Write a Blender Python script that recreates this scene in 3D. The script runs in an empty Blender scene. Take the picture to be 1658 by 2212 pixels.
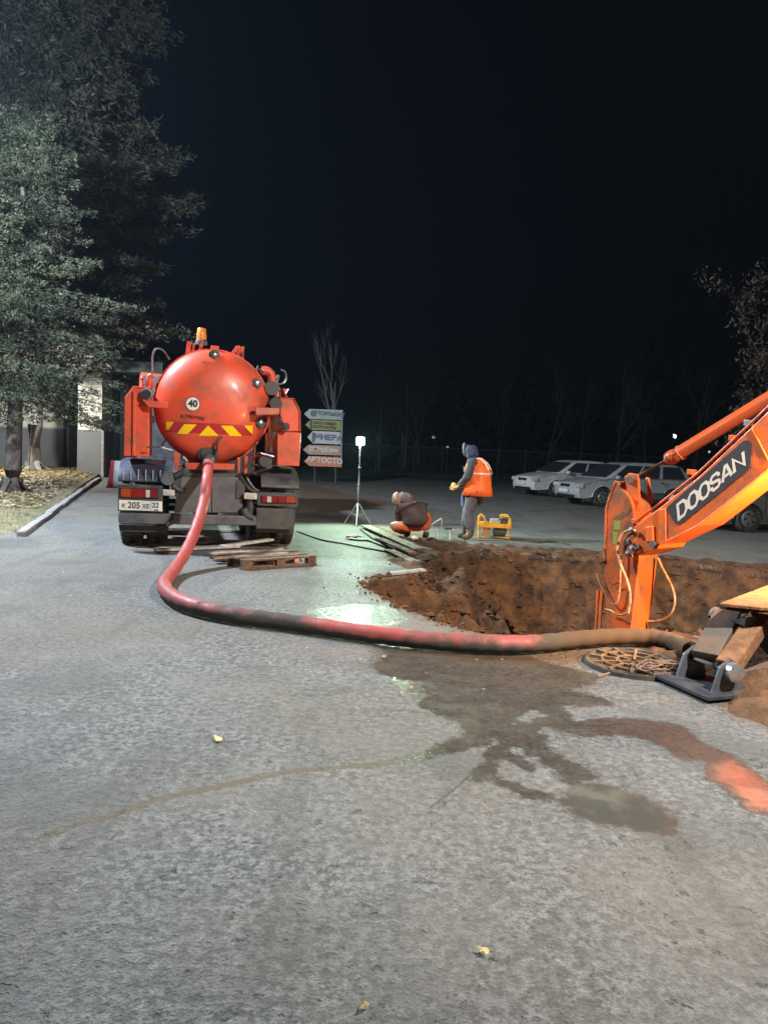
import bpy, bmesh, math, random
import numpy as np
from mathutils import Vector, Matrix
R = math.radians
rnd = random.Random(7)
sc = bpy.context.scene
col = sc.collection

# ------------------------------------------------------------------ camera
CAM_H, FV, CX, CY = 1.45, 1597.0, 829.0, 1106.0
PITCH, ROLL = R(4.70), R(2.4)
cp, sp = math.cos(PITCH), math.sin(PITCH)
FWD = Vector((0, cp, -sp)); r0 = Vector((1, 0, 0)); u0 = Vector((0, sp, cp))
RT = r0 * math.cos(ROLL) + u0 * math.sin(ROLL)
UP = u0 * math.cos(ROLL) - r0 * math.sin(ROLL)
cam = bpy.data.cameras.new('camera'); camo = bpy.data.objects.new('camera', cam); col.objects.link(camo)
cam.sensor_fit = 'VERTICAL'; cam.sensor_height = 36; cam.lens = 36 * FV / 2212
cam.clip_start = 0.05; cam.clip_end = 600
M = Matrix((RT, UP, -FWD)).transposed().to_4x4(); M.translation = (0, 0, CAM_H)
camo.matrix_world = M
sc.camera = camo
CAMP = Vector((0, 0, CAM_H))

# ------------------------------------------------------------------ night sky
w = bpy.data.worlds.new('World'); sc.world = w; w.use_nodes = True
nt = w.node_tree; nt.nodes.clear()
wo = nt.nodes.new('ShaderNodeOutputWorld'); bg = nt.nodes.new('ShaderNodeBackground')
tc = nt.nodes.new('ShaderNodeTexCoord'); sx = nt.nodes.new('ShaderNodeSeparateXYZ')
nt.links.new(tc.outputs['Generated'], sx.inputs[0])
mz = nt.nodes.new('ShaderNodeMapRange'); mz.inputs[1].default_value = -0.05; mz.inputs[2].default_value = 0.75
nt.links.new(sx.outputs['Z'], mz.inputs[0])
cr = nt.nodes.new('ShaderNodeValToRGB')
cr.color_ramp.elements[0].position = 0; cr.color_ramp.elements[0].color = (0.0018, 0.0022, 0.0030, 1)
cr.color_ramp.elements[1].position = 1; cr.color_ramp.elements[1].color = (0.0004, 0.0010, 0.0022, 1)
e = cr.color_ramp.elements.new(0.35); e.color = (0.0024, 0.0036, 0.0080, 1)
nt.links.new(mz.outputs[0], cr.inputs[0])
mx = nt.nodes.new('ShaderNodeMapRange'); mx.inputs[1].default_value = -0.6; mx.inputs[2].default_value = 0.5
nt.links.new(sx.outputs['X'], mx.inputs[0])
mixw = nt.nodes.new('ShaderNodeMix'); mixw.data_type = 'RGBA'
nt.links.new(mx.outputs[0], mixw.inputs[0]); nt.links.new(cr.outputs[0], mixw.inputs[6])
mixw.inputs[7].default_value = (0.0008, 0.0010, 0.0013, 1)
nt.links.new(mixw.outputs[2], bg.inputs[0]); bg.inputs[1].default_value = 1.0
nt.links.new(bg.outputs[0], wo.inputs[0])

# ------------------------------------------------------------------ render settings
sc.view_settings.view_transform = 'Standard'; sc.view_settings.look = 'None'
sc.view_settings.exposure = 0.0; sc.view_settings.gamma = 1
sc.render.engine = 'CYCLES'
sc.cycles.use_denoising = True
sc.cycles.max_bounces = 6; sc.cycles.sample_clamp_indirect = 4.0
sc.cycles.caustics_reflective = False; sc.cycles.caustics_refractive = False
# lamp settings (power, colour); the lamps themselves are built further down
L_LEFT_POS = (-7.4, 10.6, 7.6);  L_LEFT = (8400, (0.72, 0.86, 1.0))
L_BACK_POS = (4.9, 1.5, 7.2);    L_BACK = (4400, (1.0, 0.94, 0.87))
L_WALL_POS = (-13.1, 24.2, 3.7); L_WALL = (1800, (1.0, 0.98, 0.90))
L_WORK = (700, (1.0, 0.58, 0.24))
HAZE_D = 0.00032
L_TRI = (620, (0.66, 1.0, 0.74))

# ------------------------------------------------------------------ pixel -> world (used only to find where things stand)
def ray(x, y): return (FWD * FV + RT * (x - CX) + UP * (CY - y)).normalized()
def G(x, y, z=0.0):
    d = ray(x, y); t = (z - CAM_H) / d.z; return CAMP + d * t
def PY(x, y, Y):
    d = ray(x, y); return CAMP + d * (Y / d.y)
def PLN(x, y, p, n):
    d = ray(x, y); t = (Vector(p) - CAMP).dot(n) / d.dot(n); return CAMP + d * t
def ZM(x0, y0, s): return lambda X, Y: ((x0 + X / s) / 1.15802, (y0 + Y / s) / 1.15802)
ZT = ZM(260, 780, 3.1885); ZB = ZM(1480, 980, 3.768); Z7 = ZM(900, 1600, 1.6255)
ZP = ZM(940, 1090, 4.6056); ZO = ZM(1640, 1440, 5.921); ZS = ZM(1420, 1300, 5.267); ZL = ZM(0, 950, 5.527)
ZK = ZM(860, 1280, 5.527); Z3 = ZM(1250, 900, 2.4746); ZQ = ZM(520, 1340, 3.768)

# ------------------------------------------------------------------ materials
def newmat(name):
    m = bpy.data.materials.new(name); m.use_nodes = True
    n = m.node_tree.nodes; return m, m.node_tree, n['Principled BSDF']
def mat(name, c, rough=0.6, metal=0.0, c2=None, scale=8.0, amt=0.5, bump=0.0, bscale=40.0, coat=0.0, emit=None, estr=0, spec=0.5, detail=6):
    m, t, b = newmat(name); N = t.nodes; Lk = t.links
    b.inputs['Base Color'].default_value = (*c, 1); b.inputs['Roughness'].default_value = rough
    b.inputs['Metallic'].default_value = metal; b.inputs['Coat Weight'].default_value = coat
    b.inputs['Coat Roughness'].default_value = 0.15; b.inputs['Specular IOR Level'].default_value = spec
    if emit: b.inputs['Emission Color'].default_value = (*emit, 1); b.inputs['Emission Strength'].default_value = estr
    co = N.new('ShaderNodeTexCoord')
    if c2 is not None:
        no = N.new('ShaderNodeTexNoise'); no.inputs['Scale'].default_value = scale; no.inputs['Detail'].default_value = detail
        no.inputs['Roughness'].default_value = 0.65
        Lk.new(co.outputs['Object'], no.inputs['Vector'])
        rp = N.new('ShaderNodeMapRange'); rp.inputs[1].default_value = 0.62 - amt * 0.35; rp.inputs[2].default_value = 0.75 - amt * 0.15
        Lk.new(no.outputs['Fac'], rp.inputs[0])
        mi = N.new('ShaderNodeMix'); mi.data_type = 'RGBA'; mi.inputs[6].default_value = (*c, 1); mi.inputs[7].default_value = (*c2, 1)
        Lk.new(rp.outputs[0], mi.inputs[0]); Lk.new(mi.outputs[2], b.inputs['Base Color'])
        rr = N.new('ShaderNodeMapRange'); rr.inputs[3].default_value = rough; rr.inputs[4].default_value = min(1, rough + 0.3)
        Lk.new(rp.outputs[0], rr.inputs[0]); Lk.new(rr.outputs[0], b.inputs['Roughness'])
    if bump > 0:
        nb = N.new('ShaderNodeTexNoise'); nb.inputs['Scale'].default_value = bscale; nb.inputs['Detail'].default_value = 5
        Lk.new(co.outputs['Object'], nb.inputs['Vector'])
        bp = N.new('ShaderNodeBump'); bp.inputs['Strength'].default_value = bump; bp.inputs['Distance'].default_value = 0.02
        Lk.new(nb.outputs['Fac'], bp.inputs['Height']); Lk.new(bp.outputs[0], b.inputs['Normal'])
    return m
ORANGE = mat('tanker_orange', (0.72, 0.088, 0.036), 0.38, c2=(0.30, 0.075, 0.04), scale=2.6, amt=0.55, coat=0.12, detail=10, bump=0.03, bscale=3)
BOOMO = mat('boom_orange', (0.92, 0.165, 0.022), 0.36, c2=(0.34, 0.10, 0.035), scale=4.5, amt=0.62, coat=0.08, detail=10, bump=0.06, bscale=30)
STICKO = mat('stick_orange_muddy', (0.82, 0.13, 0.014), 0.45, c2=(0.22, 0.09, 0.035), scale=5, amt=0.75, bump=0.1, bscale=30)
DARK = mat('dark_painted_steel', (0.035, 0.04, 0.05), 0.5, c2=(0.10, 0.095, 0.09), scale=5, amt=0.6, bump=0.1)
DARKB = mat('dark_blue_plastic', (0.035, 0.05, 0.085), 0.35, c2=(0.08, 0.09, 0.11), scale=3, amt=0.5)
GREYM = mat('grey_steel', (0.20, 0.21, 0.23), 0.42, metal=0.5, c2=(0.09, 0.085, 0.08), scale=6, amt=0.6, bump=0.08)
MIDG = mat('grey_painted_plate', (0.13, 0.135, 0.155), 0.4, c2=(0.06, 0.06, 0.065), scale=3, amt=0.6)
SILV = mat('galvanised', (0.62, 0.63, 0.64), 0.3, metal=0.8, c2=(0.3, 0.3, 0.3), scale=20)
RUBBER = mat('rubber', (0.022, 0.022, 0.023), 0.75, c2=(0.09, 0.08, 0.07), scale=6, amt=0.6, bump=0.2)
BLACK = mat('black_plastic', (0.015, 0.016, 0.018), 0.45)
WHITE = mat('white_paint', (0.78, 0.78, 0.76), 0.4)
YELLOW = mat('reflective_yellow', (0.90, 0.62, 0.0), 0.35)
REDS = mat('reflective_red', (0.42, 0.02, 0.03), 0.35)
REDL = mat('red_lens', (0.24, 0.010, 0.010), 0.15, coat=0.6)
ORL = mat('amber_lens', (0.34, 0.06, 0.012), 0.15, coat=0.6)
AMBER = mat('beacon_amber', (0.85, 0.30, 0.05), 0.2, coat=0.5, c2=(0.6, 0.2, 0.05), scale=20)
CLEARL = mat('clear_lens', (0.5, 0.48, 0.46), 0.15, coat=0.6)
SOIL = mat('soil', (0.165, 0.076, 0.028), 0.95, c2=(0.038, 0.020, 0.011), scale=4.5, amt=0.9, bump=1.0, bscale=34, detail=12)
MUD = mat('dried_mud', (0.30, 0.14, 0.06), 0.9, c2=(0.16, 0.08, 0.04), scale=9, amt=0.7, bump=0.6, bscale=30)
WOODG = mat('weathered_wood', (0.30, 0.26, 0.21), 0.8, c2=(0.12, 0.09, 0.07), scale=12, amt=0.6, bump=0.3)
WOODB = mat('brown_wet_wood', (0.17, 0.10, 0.06), 0.75, c2=(0.07, 0.04, 0.03), scale=9, amt=0.6, bump=0.3)
WOODW = mat('pale_wood', (0.58, 0.56, 0.54), 0.7, c2=(0.3, 0.27, 0.24), scale=14, amt=0.5, bump=0.2)
CONC = mat('kerb_concrete', (0.36, 0.35, 0.35), 0.85, c2=(0.2, 0.19, 0.18), scale=8, amt=0.6, bump=0.3)
GLASS = mat('dark_glass', (0.035, 0.042, 0.05), 0.18, coat=0.8)
CARW = mat('white_car_paint', (0.82, 0.83, 0.84), 0.3, c2=(0.6, 0.6, 0.6), scale=3, coat=0.6)
CARG = mat('grey_car_paint', (0.12, 0.13, 0.14), 0.4, c2=(0.2, 0.2, 0.19), scale=3, coat=0.3)
CARO = mat('olive_car_paint', (0.17, 0.18, 0.15), 0.45, c2=(0.10, 0.10, 0.09), scale=2)
RIM = mat('wheel_rim', (0.3, 0.3, 0.3), 0.4, metal=0.6)
BARK = mat('bark', (0.16, 0.13, 0.115), 0.9, c2=(0.07, 0.055, 0.05), scale=9, amt=0.7, bump=1.0, bscale=25)
BARKL = mat('pale_bark', (0.42, 0.38, 0.35), 0.85, c2=(0.2, 0.17, 0.15), scale=9, amt=0.5, bump=0.6)
TWIG = mat('twig_bark', (0.045, 0.04, 0.036), 0.9)
DECAL = mat('decal_charcoal', (0.055, 0.055, 0.06), 0.4)
DECALW = mat('decal_cream', (0.80, 0.72, 0.60), 0.45)
SAND = mat('hydraulic_hose_muddy', (0.50, 0.34, 0.19), 0.7, c2=(0.2, 0.12, 0.07), scale=16, amt=0.5)

def leafmat(name, a, b2, trans=0.25, clump=0):
    m, t, b = newmat(name); N = t.nodes; Lk = t.links
    g = N.new('ShaderNodeNewGeometry'); mi = N.new('ShaderNodeMix'); mi.data_type = 'RGBA'
    mi.inputs[6].default_value = (*a, 1); mi.inputs[7].default_value = (*b2, 1)
    if clump:
        co = N.new('ShaderNodeTexCoord'); no = N.new('ShaderNodeTexNoise'); no.inputs['Scale'].default_value = 1.1; no.inputs['Detail'].default_value = 3
        Lk.new(co.outputs['Object'], no.inputs[0]); rg_ = N.new('ShaderNodeMapRange'); rg_.inputs[1].default_value = .47; rg_.inputs[2].default_value = .63; Lk.new(no.outputs['Fac'], rg_.inputs[0])
        ad = N.new('ShaderNodeMath'); ad.operation = 'MULTIPLY_ADD'; ad.inputs[1].default_value = 1 - clump; Lk.new(g.outputs['Random Per Island'], ad.inputs[0])
        mu = N.new('ShaderNodeMath'); mu.operation = 'MULTIPLY'; mu.inputs[1].default_value = clump; Lk.new(rg_.outputs[0], mu.inputs[0]); Lk.new(mu.outputs[0], ad.inputs[2]); Lk.new(ad.outputs[0], mi.inputs[0])
    else: Lk.new(g.outputs['Random Per Island'], mi.inputs[0])
    Lk.new(mi.outputs[2], b.inputs['Base Color'])
    b.inputs['Roughness'].default_value = 0.6
    return m
NEEDLE = leafmat('spruce_needles', (0.014, 0.019, 0.010), (0.155, 0.17, 0.10), clump=.75)  # pale clumps in the needle colour stand in for lit patches
NEEDLE2 = leafmat('spruce_needles_dark', (0.050, 0.050, 0.034), (0.10, 0.095, 0.068))
DRYLEAF = leafmat('dry_brown_leaves', (0.05, 0.035, 0.022), (0.11, 0.075, 0.048))
LITTER = leafmat('leaf_litter', (0.22, 0.15, 0.07), (0.46, 0.36, 0.19))
GRASSM = leafmat('dull_grass', (0.10, 0.10, 0.05), (0.22, 0.20, 0.10))

# ------------------------------------------------------------------ object helpers
def tag(o, label=None, cat=None, group=None, kind=None):
    if label: o['label'] = label
    if cat: o['category'] = cat
    if group: o['group'] = group
    if kind: o['kind'] = kind
    return o
def empty(name, loc=(0, 0, 0), rz=0.0, label=None, cat=None, group=None):
    o = bpy.data.objects.new(name, None); col.objects.link(o); o.location = loc; o.rotation_euler = (0, 0, rz)
    o.empty_display_size = 0.1
    return tag(o, label, cat, group)
def rootmat(o):
    return Matrix.Translation(o.location) @ Matrix.Rotation(o.rotation_euler[2], 4, 'Z')
def link(name, me, m=None, parent=None):
    o = bpy.data.objects.new(name, me); col.objects.link(o)
    if m is not None: me.materials.clear(); me.materials.append(m)
    if parent is not None: o.parent = parent
    return o
def npmesh(name, V, F, smooth=False):
    """V (n,3), F (m,k) equal-sized faces"""
    me = bpy.data.meshes.new(name); V = np.asarray(V, dtype=np.float32); F = np.asarray(F, dtype=np.int32)
    me.vertices.add(len(V)); me.vertices.foreach_set('co', V.ravel())
    k = F.shape[1]
    me.loops.add(F.size); me.loops.foreach_set('vertex_index', F.ravel())
    me.polygons.add(len(F)); me.polygons.foreach_set('loop_start', np.arange(0, F.size, k, dtype=np.int32))
    me.polygons.foreach_set('loop_total', np.full(len(F), k, dtype=np.int32))
    me.update(calc_edges=True); me.validate()
    me.polygons.foreach_set('use_smooth', np.full(len(F), smooth)); me.update()
    return me
def frame_of(d):
    d = Vector(d).normalized(); a = Vector((0, 0, 1)) if abs(d.z) < 0.95 else Vector((1, 0, 0))
    s = d.cross(a).normalized(); return s, s.cross(d).normalized(), d
class MB:
    def __init__(s): s.v = []; s.f = []
    def add(s, vs, fs):
        n = len(s.v); s.v += [Vector(p) for p in vs]; s.f += [tuple(i + n for i in f) for f in fs]; return s
    def box(s, c, size, rot=None):
        hx, hy, hz = size[0] / 2, size[1] / 2, size[2] / 2; c = Vector(c)
        vs = [Vector((x, y, z)) for x in (-hx, hx) for y in (-hy, hy) for z in (-hz, hz)]
        if rot is not None: vs = [rot @ p for p in vs]
        return s.add([c + p for p in vs], [(0, 1, 3, 2), (4, 6, 7, 5), (0, 4, 5, 1), (2, 3, 7, 6), (0, 2, 6, 4), (1, 5, 7, 3)])
    def bar(s, a, b, w_, h_, up=(0, 0, 1)):
        a = Vector(a); b = Vector(b); d = (b - a); L = d.length; d.normalize()
        u = Vector(up); x = d.cross(u).normalized(); u = x.cross(d).normalized()
        rot = Matrix((x, d, u)).transposed()
        return s.box((a + b) / 2, (w_, L, h_), rot)
    def tube(s, pts, r, n=10, cap=True):
        pts = [Vector(p) for p in pts]; m = len(pts)
        rs = [r] * m if not hasattr(r, '__len__') else list(r)
        base = len(s.v); prev = None
        for i, p in enumerate(pts):
            d = (pts[min(i + 1, m - 1)] - pts[max(i - 1, 0)])
            if d.length < 1e-9: d = Vector((0, 0, 1))
            d.normalize()
            if prev is None: x, y, _ = frame_of(d)
            else:
                x = (prev - d * prev.dot(d))
                x = x.normalized() if x.length > 1e-6 else frame_of(d)[0]
                y = d.cross(x)
            prev = x
            for k in range(n):
                a = 2 * math.pi * k / n; s.v.append(p + (x * math.cos(a) + y * math.sin(a)) * rs[i])
        for i in range(m - 1):
            for k in range(n):
                a = base + i * n + k; b = base + i * n + (k + 1) % n
                s.f.append((a, b, b + n, a + n))
        if cap:
            s.f.append(tuple(base + k for k in reversed(range(n)))); s.f.append(tuple(base + (m - 1) * n + k for k in range(n)))
        return s
    def cyl(s, a, b, r, r2=None, n=16): return s.tube([a, b], [r, r if r2 is None else r2], n)
    def prism(s, pts, ext):
        """closed polygon (3D points) extruded by vector ext"""
        ext = Vector(ext); n = len(pts); P = [Vector(p) for p in pts]
        return s.add(P + [p + ext for p in P], [tuple(range(n)), tuple(reversed(range(n, 2 * n)))] + [(i, i + n, (i + 1) % n + n, (i + 1) % n) for i in range(n)])
    def lathe(s, prof, n=24, origin=(0, 0, 0), axis=(0, 0, 1)):
        x, y, d = frame_of(axis); o = Vector(origin); base = len(s.v)
        for (r, h) in prof:
            for k in range(n):
                a = 2 * math.pi * k / n; s.v.append(o + d * h + (x * math.cos(a) + y * math.sin(a)) * r)
        for i in range(len(prof) - 1):
            for k in range(n):
                a = base + i * n + k; b = base + i * n + (k + 1) % n
                s.f.append((a, b, b + n, a + n))
        s.f.append(tuple(base + k for k in reversed(range(n)))); s.f.append(tuple(base + (len(prof) - 1) * n + k for k in range(n)))
        return s
    def build(s, name, m, parent=None, X=None, world=False, bevel=0.0, smooth=False, sub=0, seg=2):
        vs = s.v
        if X is not None: vs = [X @ p for p in vs]
        if world and parent is not None:
            inv = rootmat(parent).inverted(); vs = [inv @ p for p in vs]
        me = bpy.data.meshes.new(name); me.from_pydata([tuple(p) for p in vs], [], s.f)
        bm = bmesh.new(); bm.from_mesh(me); bmesh.ops.recalc_face_normals(bm, faces=bm.faces); bm.to_mesh(me); bm.free()
        o = link(name, me, m, parent)
        if bevel:
            b = o.modifiers.new('bevel', 'BEVEL'); b.width = bevel; b.segments = seg; b.limit_method = 'ANGLE'; b.angle_limit = R(35)
        if sub:
            q = o.modifiers.new('sub', 'SUBSURF'); q.levels = sub; q.render_levels = sub
        if smooth:
            me.polygons.foreach_set('use_smooth', [True] * len(me.polygons))
            me.set_sharp_from_angle(angle=R(40))
        return o
def cr_spline(pts, n=8):
    P = [Vector(p) for p in pts]; P = [2 * P[0] - P[1]] + P + [2 * P[-1] - P[-2]]; out = []
    for i in range(1, len(P) - 2):
        for k in range(n):
            t = k / n; a, b, c, d = P[i - 1], P[i], P[i + 1], P[i + 2]
            out.append(0.5 * ((2 * b) + (c - a) * t + (2 * a - 5 * b + 4 * c - d) * t * t + (3 * b - a - 3 * c + d) * t ** 3))
    out.append(P[-2]); return out
def textmesh(txt, size, bold=0.0, extrude=0.001, shear=0.0, spacing=1.0, xs=1.0):
    cu = bpy.data.curves.new('t', 'FONT'); cu.body = txt; cu.size = size; cu.extrude = extrude; cu.offset = bold
    cu.shear = shear; cu.align_x = 'CENTER'; cu.align_y = 'CENTER'; cu.space_character = spacing; cu.resolution_u = 3
    o = bpy.data.objects.new('t', cu); col.objects.link(o)
    dg = bpy.context.evaluated_depsgraph_get(); me = bpy.data.meshes.new_from_object(o.evaluated_get(dg))
    bpy.data.objects.remove(o); bpy.data.curves.remove(cu)
    vs = np.zeros(len(me.vertices) * 3, dtype=np.float32); me.vertices.foreach_get('co', vs); vs = vs.reshape(-1, 3)
    vs[:, 0] *= xs; me.vertices.foreach_set('co', vs.ravel())
    return me
def copy_tree(o, parent=None):
    c = o.copy(); col.objects.link(c); c.parent = parent
    for ch in [x for x in bpy.data.objects if x.parent == o]: copy_tree(ch, c)
    return c
# numpy value noise
_perm = np.random.RandomState(3).rand(256, 256).astype(np.float32)
def vnoise(x, y):
    xi = np.floor(x).astype(int); yi = np.floor(y).astype(int); fx = x - xi; fy = y - yi
    fx = fx * fx * (3 - 2 * fx); fy = fy * fy * (3 - 2 * fy)
    a = _perm[xi & 255, yi & 255]; b = _perm[(xi + 1) & 255, yi & 255]; c = _perm[xi & 255, (yi + 1) & 255]; d = _perm[(xi + 1) & 255, (yi + 1) & 255]
    return (a * (1 - fx) + b * fx) * (1 - fy) + (c * (1 - fx) + d * fx) * fy
def fbm(x, y, o=4):
    s = 0; a = 0.5
    for i in range(o): s = s + a * (vnoise(x + 17.3 * i, y + 9.1 * i) - 0.5) * 2; x = x * 2.03; y = y * 2.03; a *= 0.5
    return s
def sdf_poly(px, py, poly):
    """negative inside"""
    P = np.array([(p[0], p[1]) for p in poly]); n = len(P); d = np.full(px.shape, 1e9); s = np.ones(px.shape)
    for i in range(n):
        a = P[i]; b = P[i - 1]; e = b - a; wx = px - a[0]; wy = py - a[1]
        t = np.clip((wx * e[0] + wy * e[1]) / (e @ e + 1e-12), 0, 1)
        d = np.minimum(d, (wx - e[0] * t) ** 2 + (wy - e[1] * t) ** 2)
        c1 = py >= a[1]; c2 = py < b[1]; c3 = e[0] * wy > e[1] * wx
        s = np.where((c1 & c2 & c3) | (~c1 & ~c2 & ~c3), -s, s)
    return s * np.sqrt(d)
def d_line(px, py, pts):
    P = [(p[0], p[1]) for p in pts]; d = np.full(px.shape, 1e9)
    for i in range(len(P) - 1):
        a = np.array(P[i]); e = np.array(P[i + 1]) - a; wx = px - a[0]; wy = py - a[1]
        t = np.clip((wx * e[0] + wy * e[1]) / (e @ e + 1e-12), 0, 1)
        d = np.minimum(d, np.sqrt((wx - e[0] * t) ** 2 + (wy - e[1] * t) ** 2))
    return d
# ================================================================== GROUND
def axis_lines(lo, hi, step, far_lo, far_hi):
    a = list(np.arange(lo, hi + 1e-6, step)); s = step; x = lo; left = []
    while x > far_lo: s = min(s * 1.25, 12); x -= s; left.append(x)
    s = step; x = a[-1]; right = []
    while x < far_hi: s = min(s * 1.25, 12); x += s; right.append(x)
    return np.array(left[::-1] + a + right)
gx = axis_lines(-3.6, 5.6, 0.032, -150, 150); gy = axis_lines(1.5, 11.8, 0.032, -40, 260)
GX, GY = np.meshgrid(gx, gy)
PIT = [G(*p) for p in [(787, 1262), (800, 1250), (850, 1246), (905, 1243), (915, 1220), (955, 1203), (1020, 1197), (1120, 1195), (1290, 1206), (1460, 1214), (1600, 1232)]]
PIT += [Vector((5.9, 9.4, 0)), Vector((5.4, 7.6, 0)), Vector((4.2, 6.8, 0)), Vector((3.3, 6.55, 0))]
PIT += [G(*p) for p in [(1500, 1372), (1400, 1366), (1290, 1366), (1150, 1372), (1060, 1368), (1000, 1360), (940, 1340), (880, 1314), (830, 1290), (800, 1272)]]
pit_n = 0.05 * fbm(GX * 5, GY * 5, 4) + 0.03 * fbm(GX * 19, GY * 19, 2)
pit_d = sdf_poly(GX, GY, PIT) + pit_n
def zp(z, pts): return [G(*z(*p)) for p in pts]
WETS = [
 zp(Z7, [(80,30),(105,65),(60,115),(160,185),(240,230),(250,275),(330,320),(410,345),(420,385),(350,430),(480,425),(520,440),(590,370),(640,320),(700,290),(780,310),(860,340),(820,270),(1040,270),(980,235),(830,205),(960,170),(970,150),(860,120),(740,90),(650,60),(600,30),(300,-10)]),
 zp(Z7, [(420,385),(300,440),(160,505),(170,520),(330,470),(490,430)]),
 zp(Z7, [(590,370),(520,450),(450,550),(480,575),(560,550),(555,470),(620,430),(700,420),(640,330)]),
 zp(Z7, [(620,400),(740,500),(850,590),(960,560),(860,500),(780,450),(700,340),(640,340)]),
 zp(Z7, [(470,560),(560,560),(650,600),(790,645),(760,665),(620,620),(540,580)]),
 zp(Z7, [(570,470),(600,500),(690,540),(730,520),(640,480),(590,450)]),
 zp(Z7, [(700,330),(860,385),(940,400),(1050,385),(1150,410),(1240,440),(1260,480),(1400,500),(1420,540),(1410,570),(1470,590),(1500,630),(1600,690),(1720,720),(1720,610),(1600,540),(1500,470),(1380,420),(1300,350),(1100,320),(950,325),(860,340),(780,310)]),
]
POOLS = [
 [G(*p) for p in [(738,1318),(762,1308),(790,1316),(800,1340),(770,1352),(740,1345)]],
 zp(Z7, [(790,650),(850,600),(900,570),(1000,590),(1150,640),(1250,690),(1290,740),(1270,800),(1200,800),(1100,770),(950,740),(850,700)]),
 zp(Z7, [(1400,500),(1420,540),(1430,570),(1490,600),(1520,630),(1600,690),(1760,730),(1760,620),(1600,545),(1500,480)]),
]
DAMP = [ [G(*p) for p in [(640,1300),(690,1345),(900,1352),(860,1305),(800,1275),(790,1240),(860,1225),(820,1185),(700,1165),(640,1200),(690,1240)]],
         [G(*p) for p in [(640,1110),(640,1190),(760,1200),(900,1180),(1000,1165),(1000,1110),(850,1080)]],
         zp(Z7, [(740,690),(880,800),(1100,880),(1300,890),(1370,850),(1380,760),(1300,660),(1150,620)]),
         zp(Z7, [(100,-20),(700,-20),(1100,60),(1000,200),(900,300),(500,340),(200,250)]) ]
DIRT = [ [G(*p) for p in [(815,1205),(860,1185),(830,1150),(870,1140),(960,1172),(1100,1180),(1400,1200),(1700,1225),(1700,1250),(1400,1225),(1000,1205),(900,1240)]],
         [G(*p) for p in [(1340,1380),(1420,1368),(1560,1380),(1700,1480),(1700,1600),(1580,1540),(1500,1490),(1440,1450),(1380,1440)]],
         [G(*p) for p in [(820,1400),(1270,1385),(1480,1400),(1470,1470),(1250,1440),(1000,1430)]],
         [G(*p) for p in [(650,1040),(780,1075),(900,1080),(700,1110),(640,1085)]] ]
GLARE = [ [G(*p) for p in [(660,1318),(700,1308),(760,1304),(840,1306),(870,1325),(880,1345),(800,1360),(700,1350)]], zp(Z7, [(20,40),(100,20),(230,60),(260,130),(160,170),(50,150)]) ]
def union(polys):
    d = None
    for p in polys:
        q = sdf_poly(GX, GY, p); d = q if d is None else np.minimum(d, q)
    return d
wet = -union(WETS); pool = -union(POOLS); damp = -union(DAMP); dirt = -union(DIRT)
dirt = np.maximum(dirt, np.where(pit_d < 0.02, 0.45 - pit_d * 6, 0.14 - pit_d * 1.3))
glare = -union(GLARE)
ochre = d_line(GX, GY, [G(*p) for p in [(100,1802),(180,1775),(250,1757),(330,1727),(400,1712),(500,1692),(620,1667),(700,1660),(830,1650),(930,1625),(1000,1598)]])
GZ = 0.010 * fbm(GX * 0.9, GY * 0.9, 3) - 0.02 * np.clip(pool * 6, 0, 1) * 0
near = np.clip((60 - np.hypot(GX, GY)) / 30, 0, 1); GZ = GZ * near
GZ = np.where(pool > -0.1, GZ * 0.2, GZ)
inside = pit_d < 0
GZ = np.where(inside, -0.07 + 0.02 * fbm(GX * 9, GY * 9, 2), GZ)
nyy, nxx = GX.shape
idx = np.arange(nyy * nxx).reshape(nyy, nxx)
a, b, c, d = idx[:-1, :-1], idx[:-1, 1:], idx[1:, 1:], idx[1:, :-1]
allin = inside[:-1, :-1] & inside[:-1, 1:] & inside[1:, 1:] & inside[1:, :-1]
F = np.stack([a, b, c, d], -1)[~allin]
Vg = np.stack([GX, GY, GZ], -1).reshape(-1, 3)
used = np.zeros(len(Vg), bool); used[F.ravel()] = True; remap = np.cumsum(used) - 1
me = npmesh('asphalt_ground', Vg[used], remap[F], smooth=True)
def put_attr(me, name, arr):
    at = me.attributes.new(name, 'FLOAT', 'POINT'); at.data.foreach_set('value', np.clip(arr.reshape(-1)[used], -1, 1).astype(np.float32))
for nm, arr in (('wet', wet), ('pool', pool), ('damp', damp), ('dirt', dirt), ('ochre', ochre), ('glare', glare), ('rim', pit_d)): put_attr(me, nm, arr)

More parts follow.
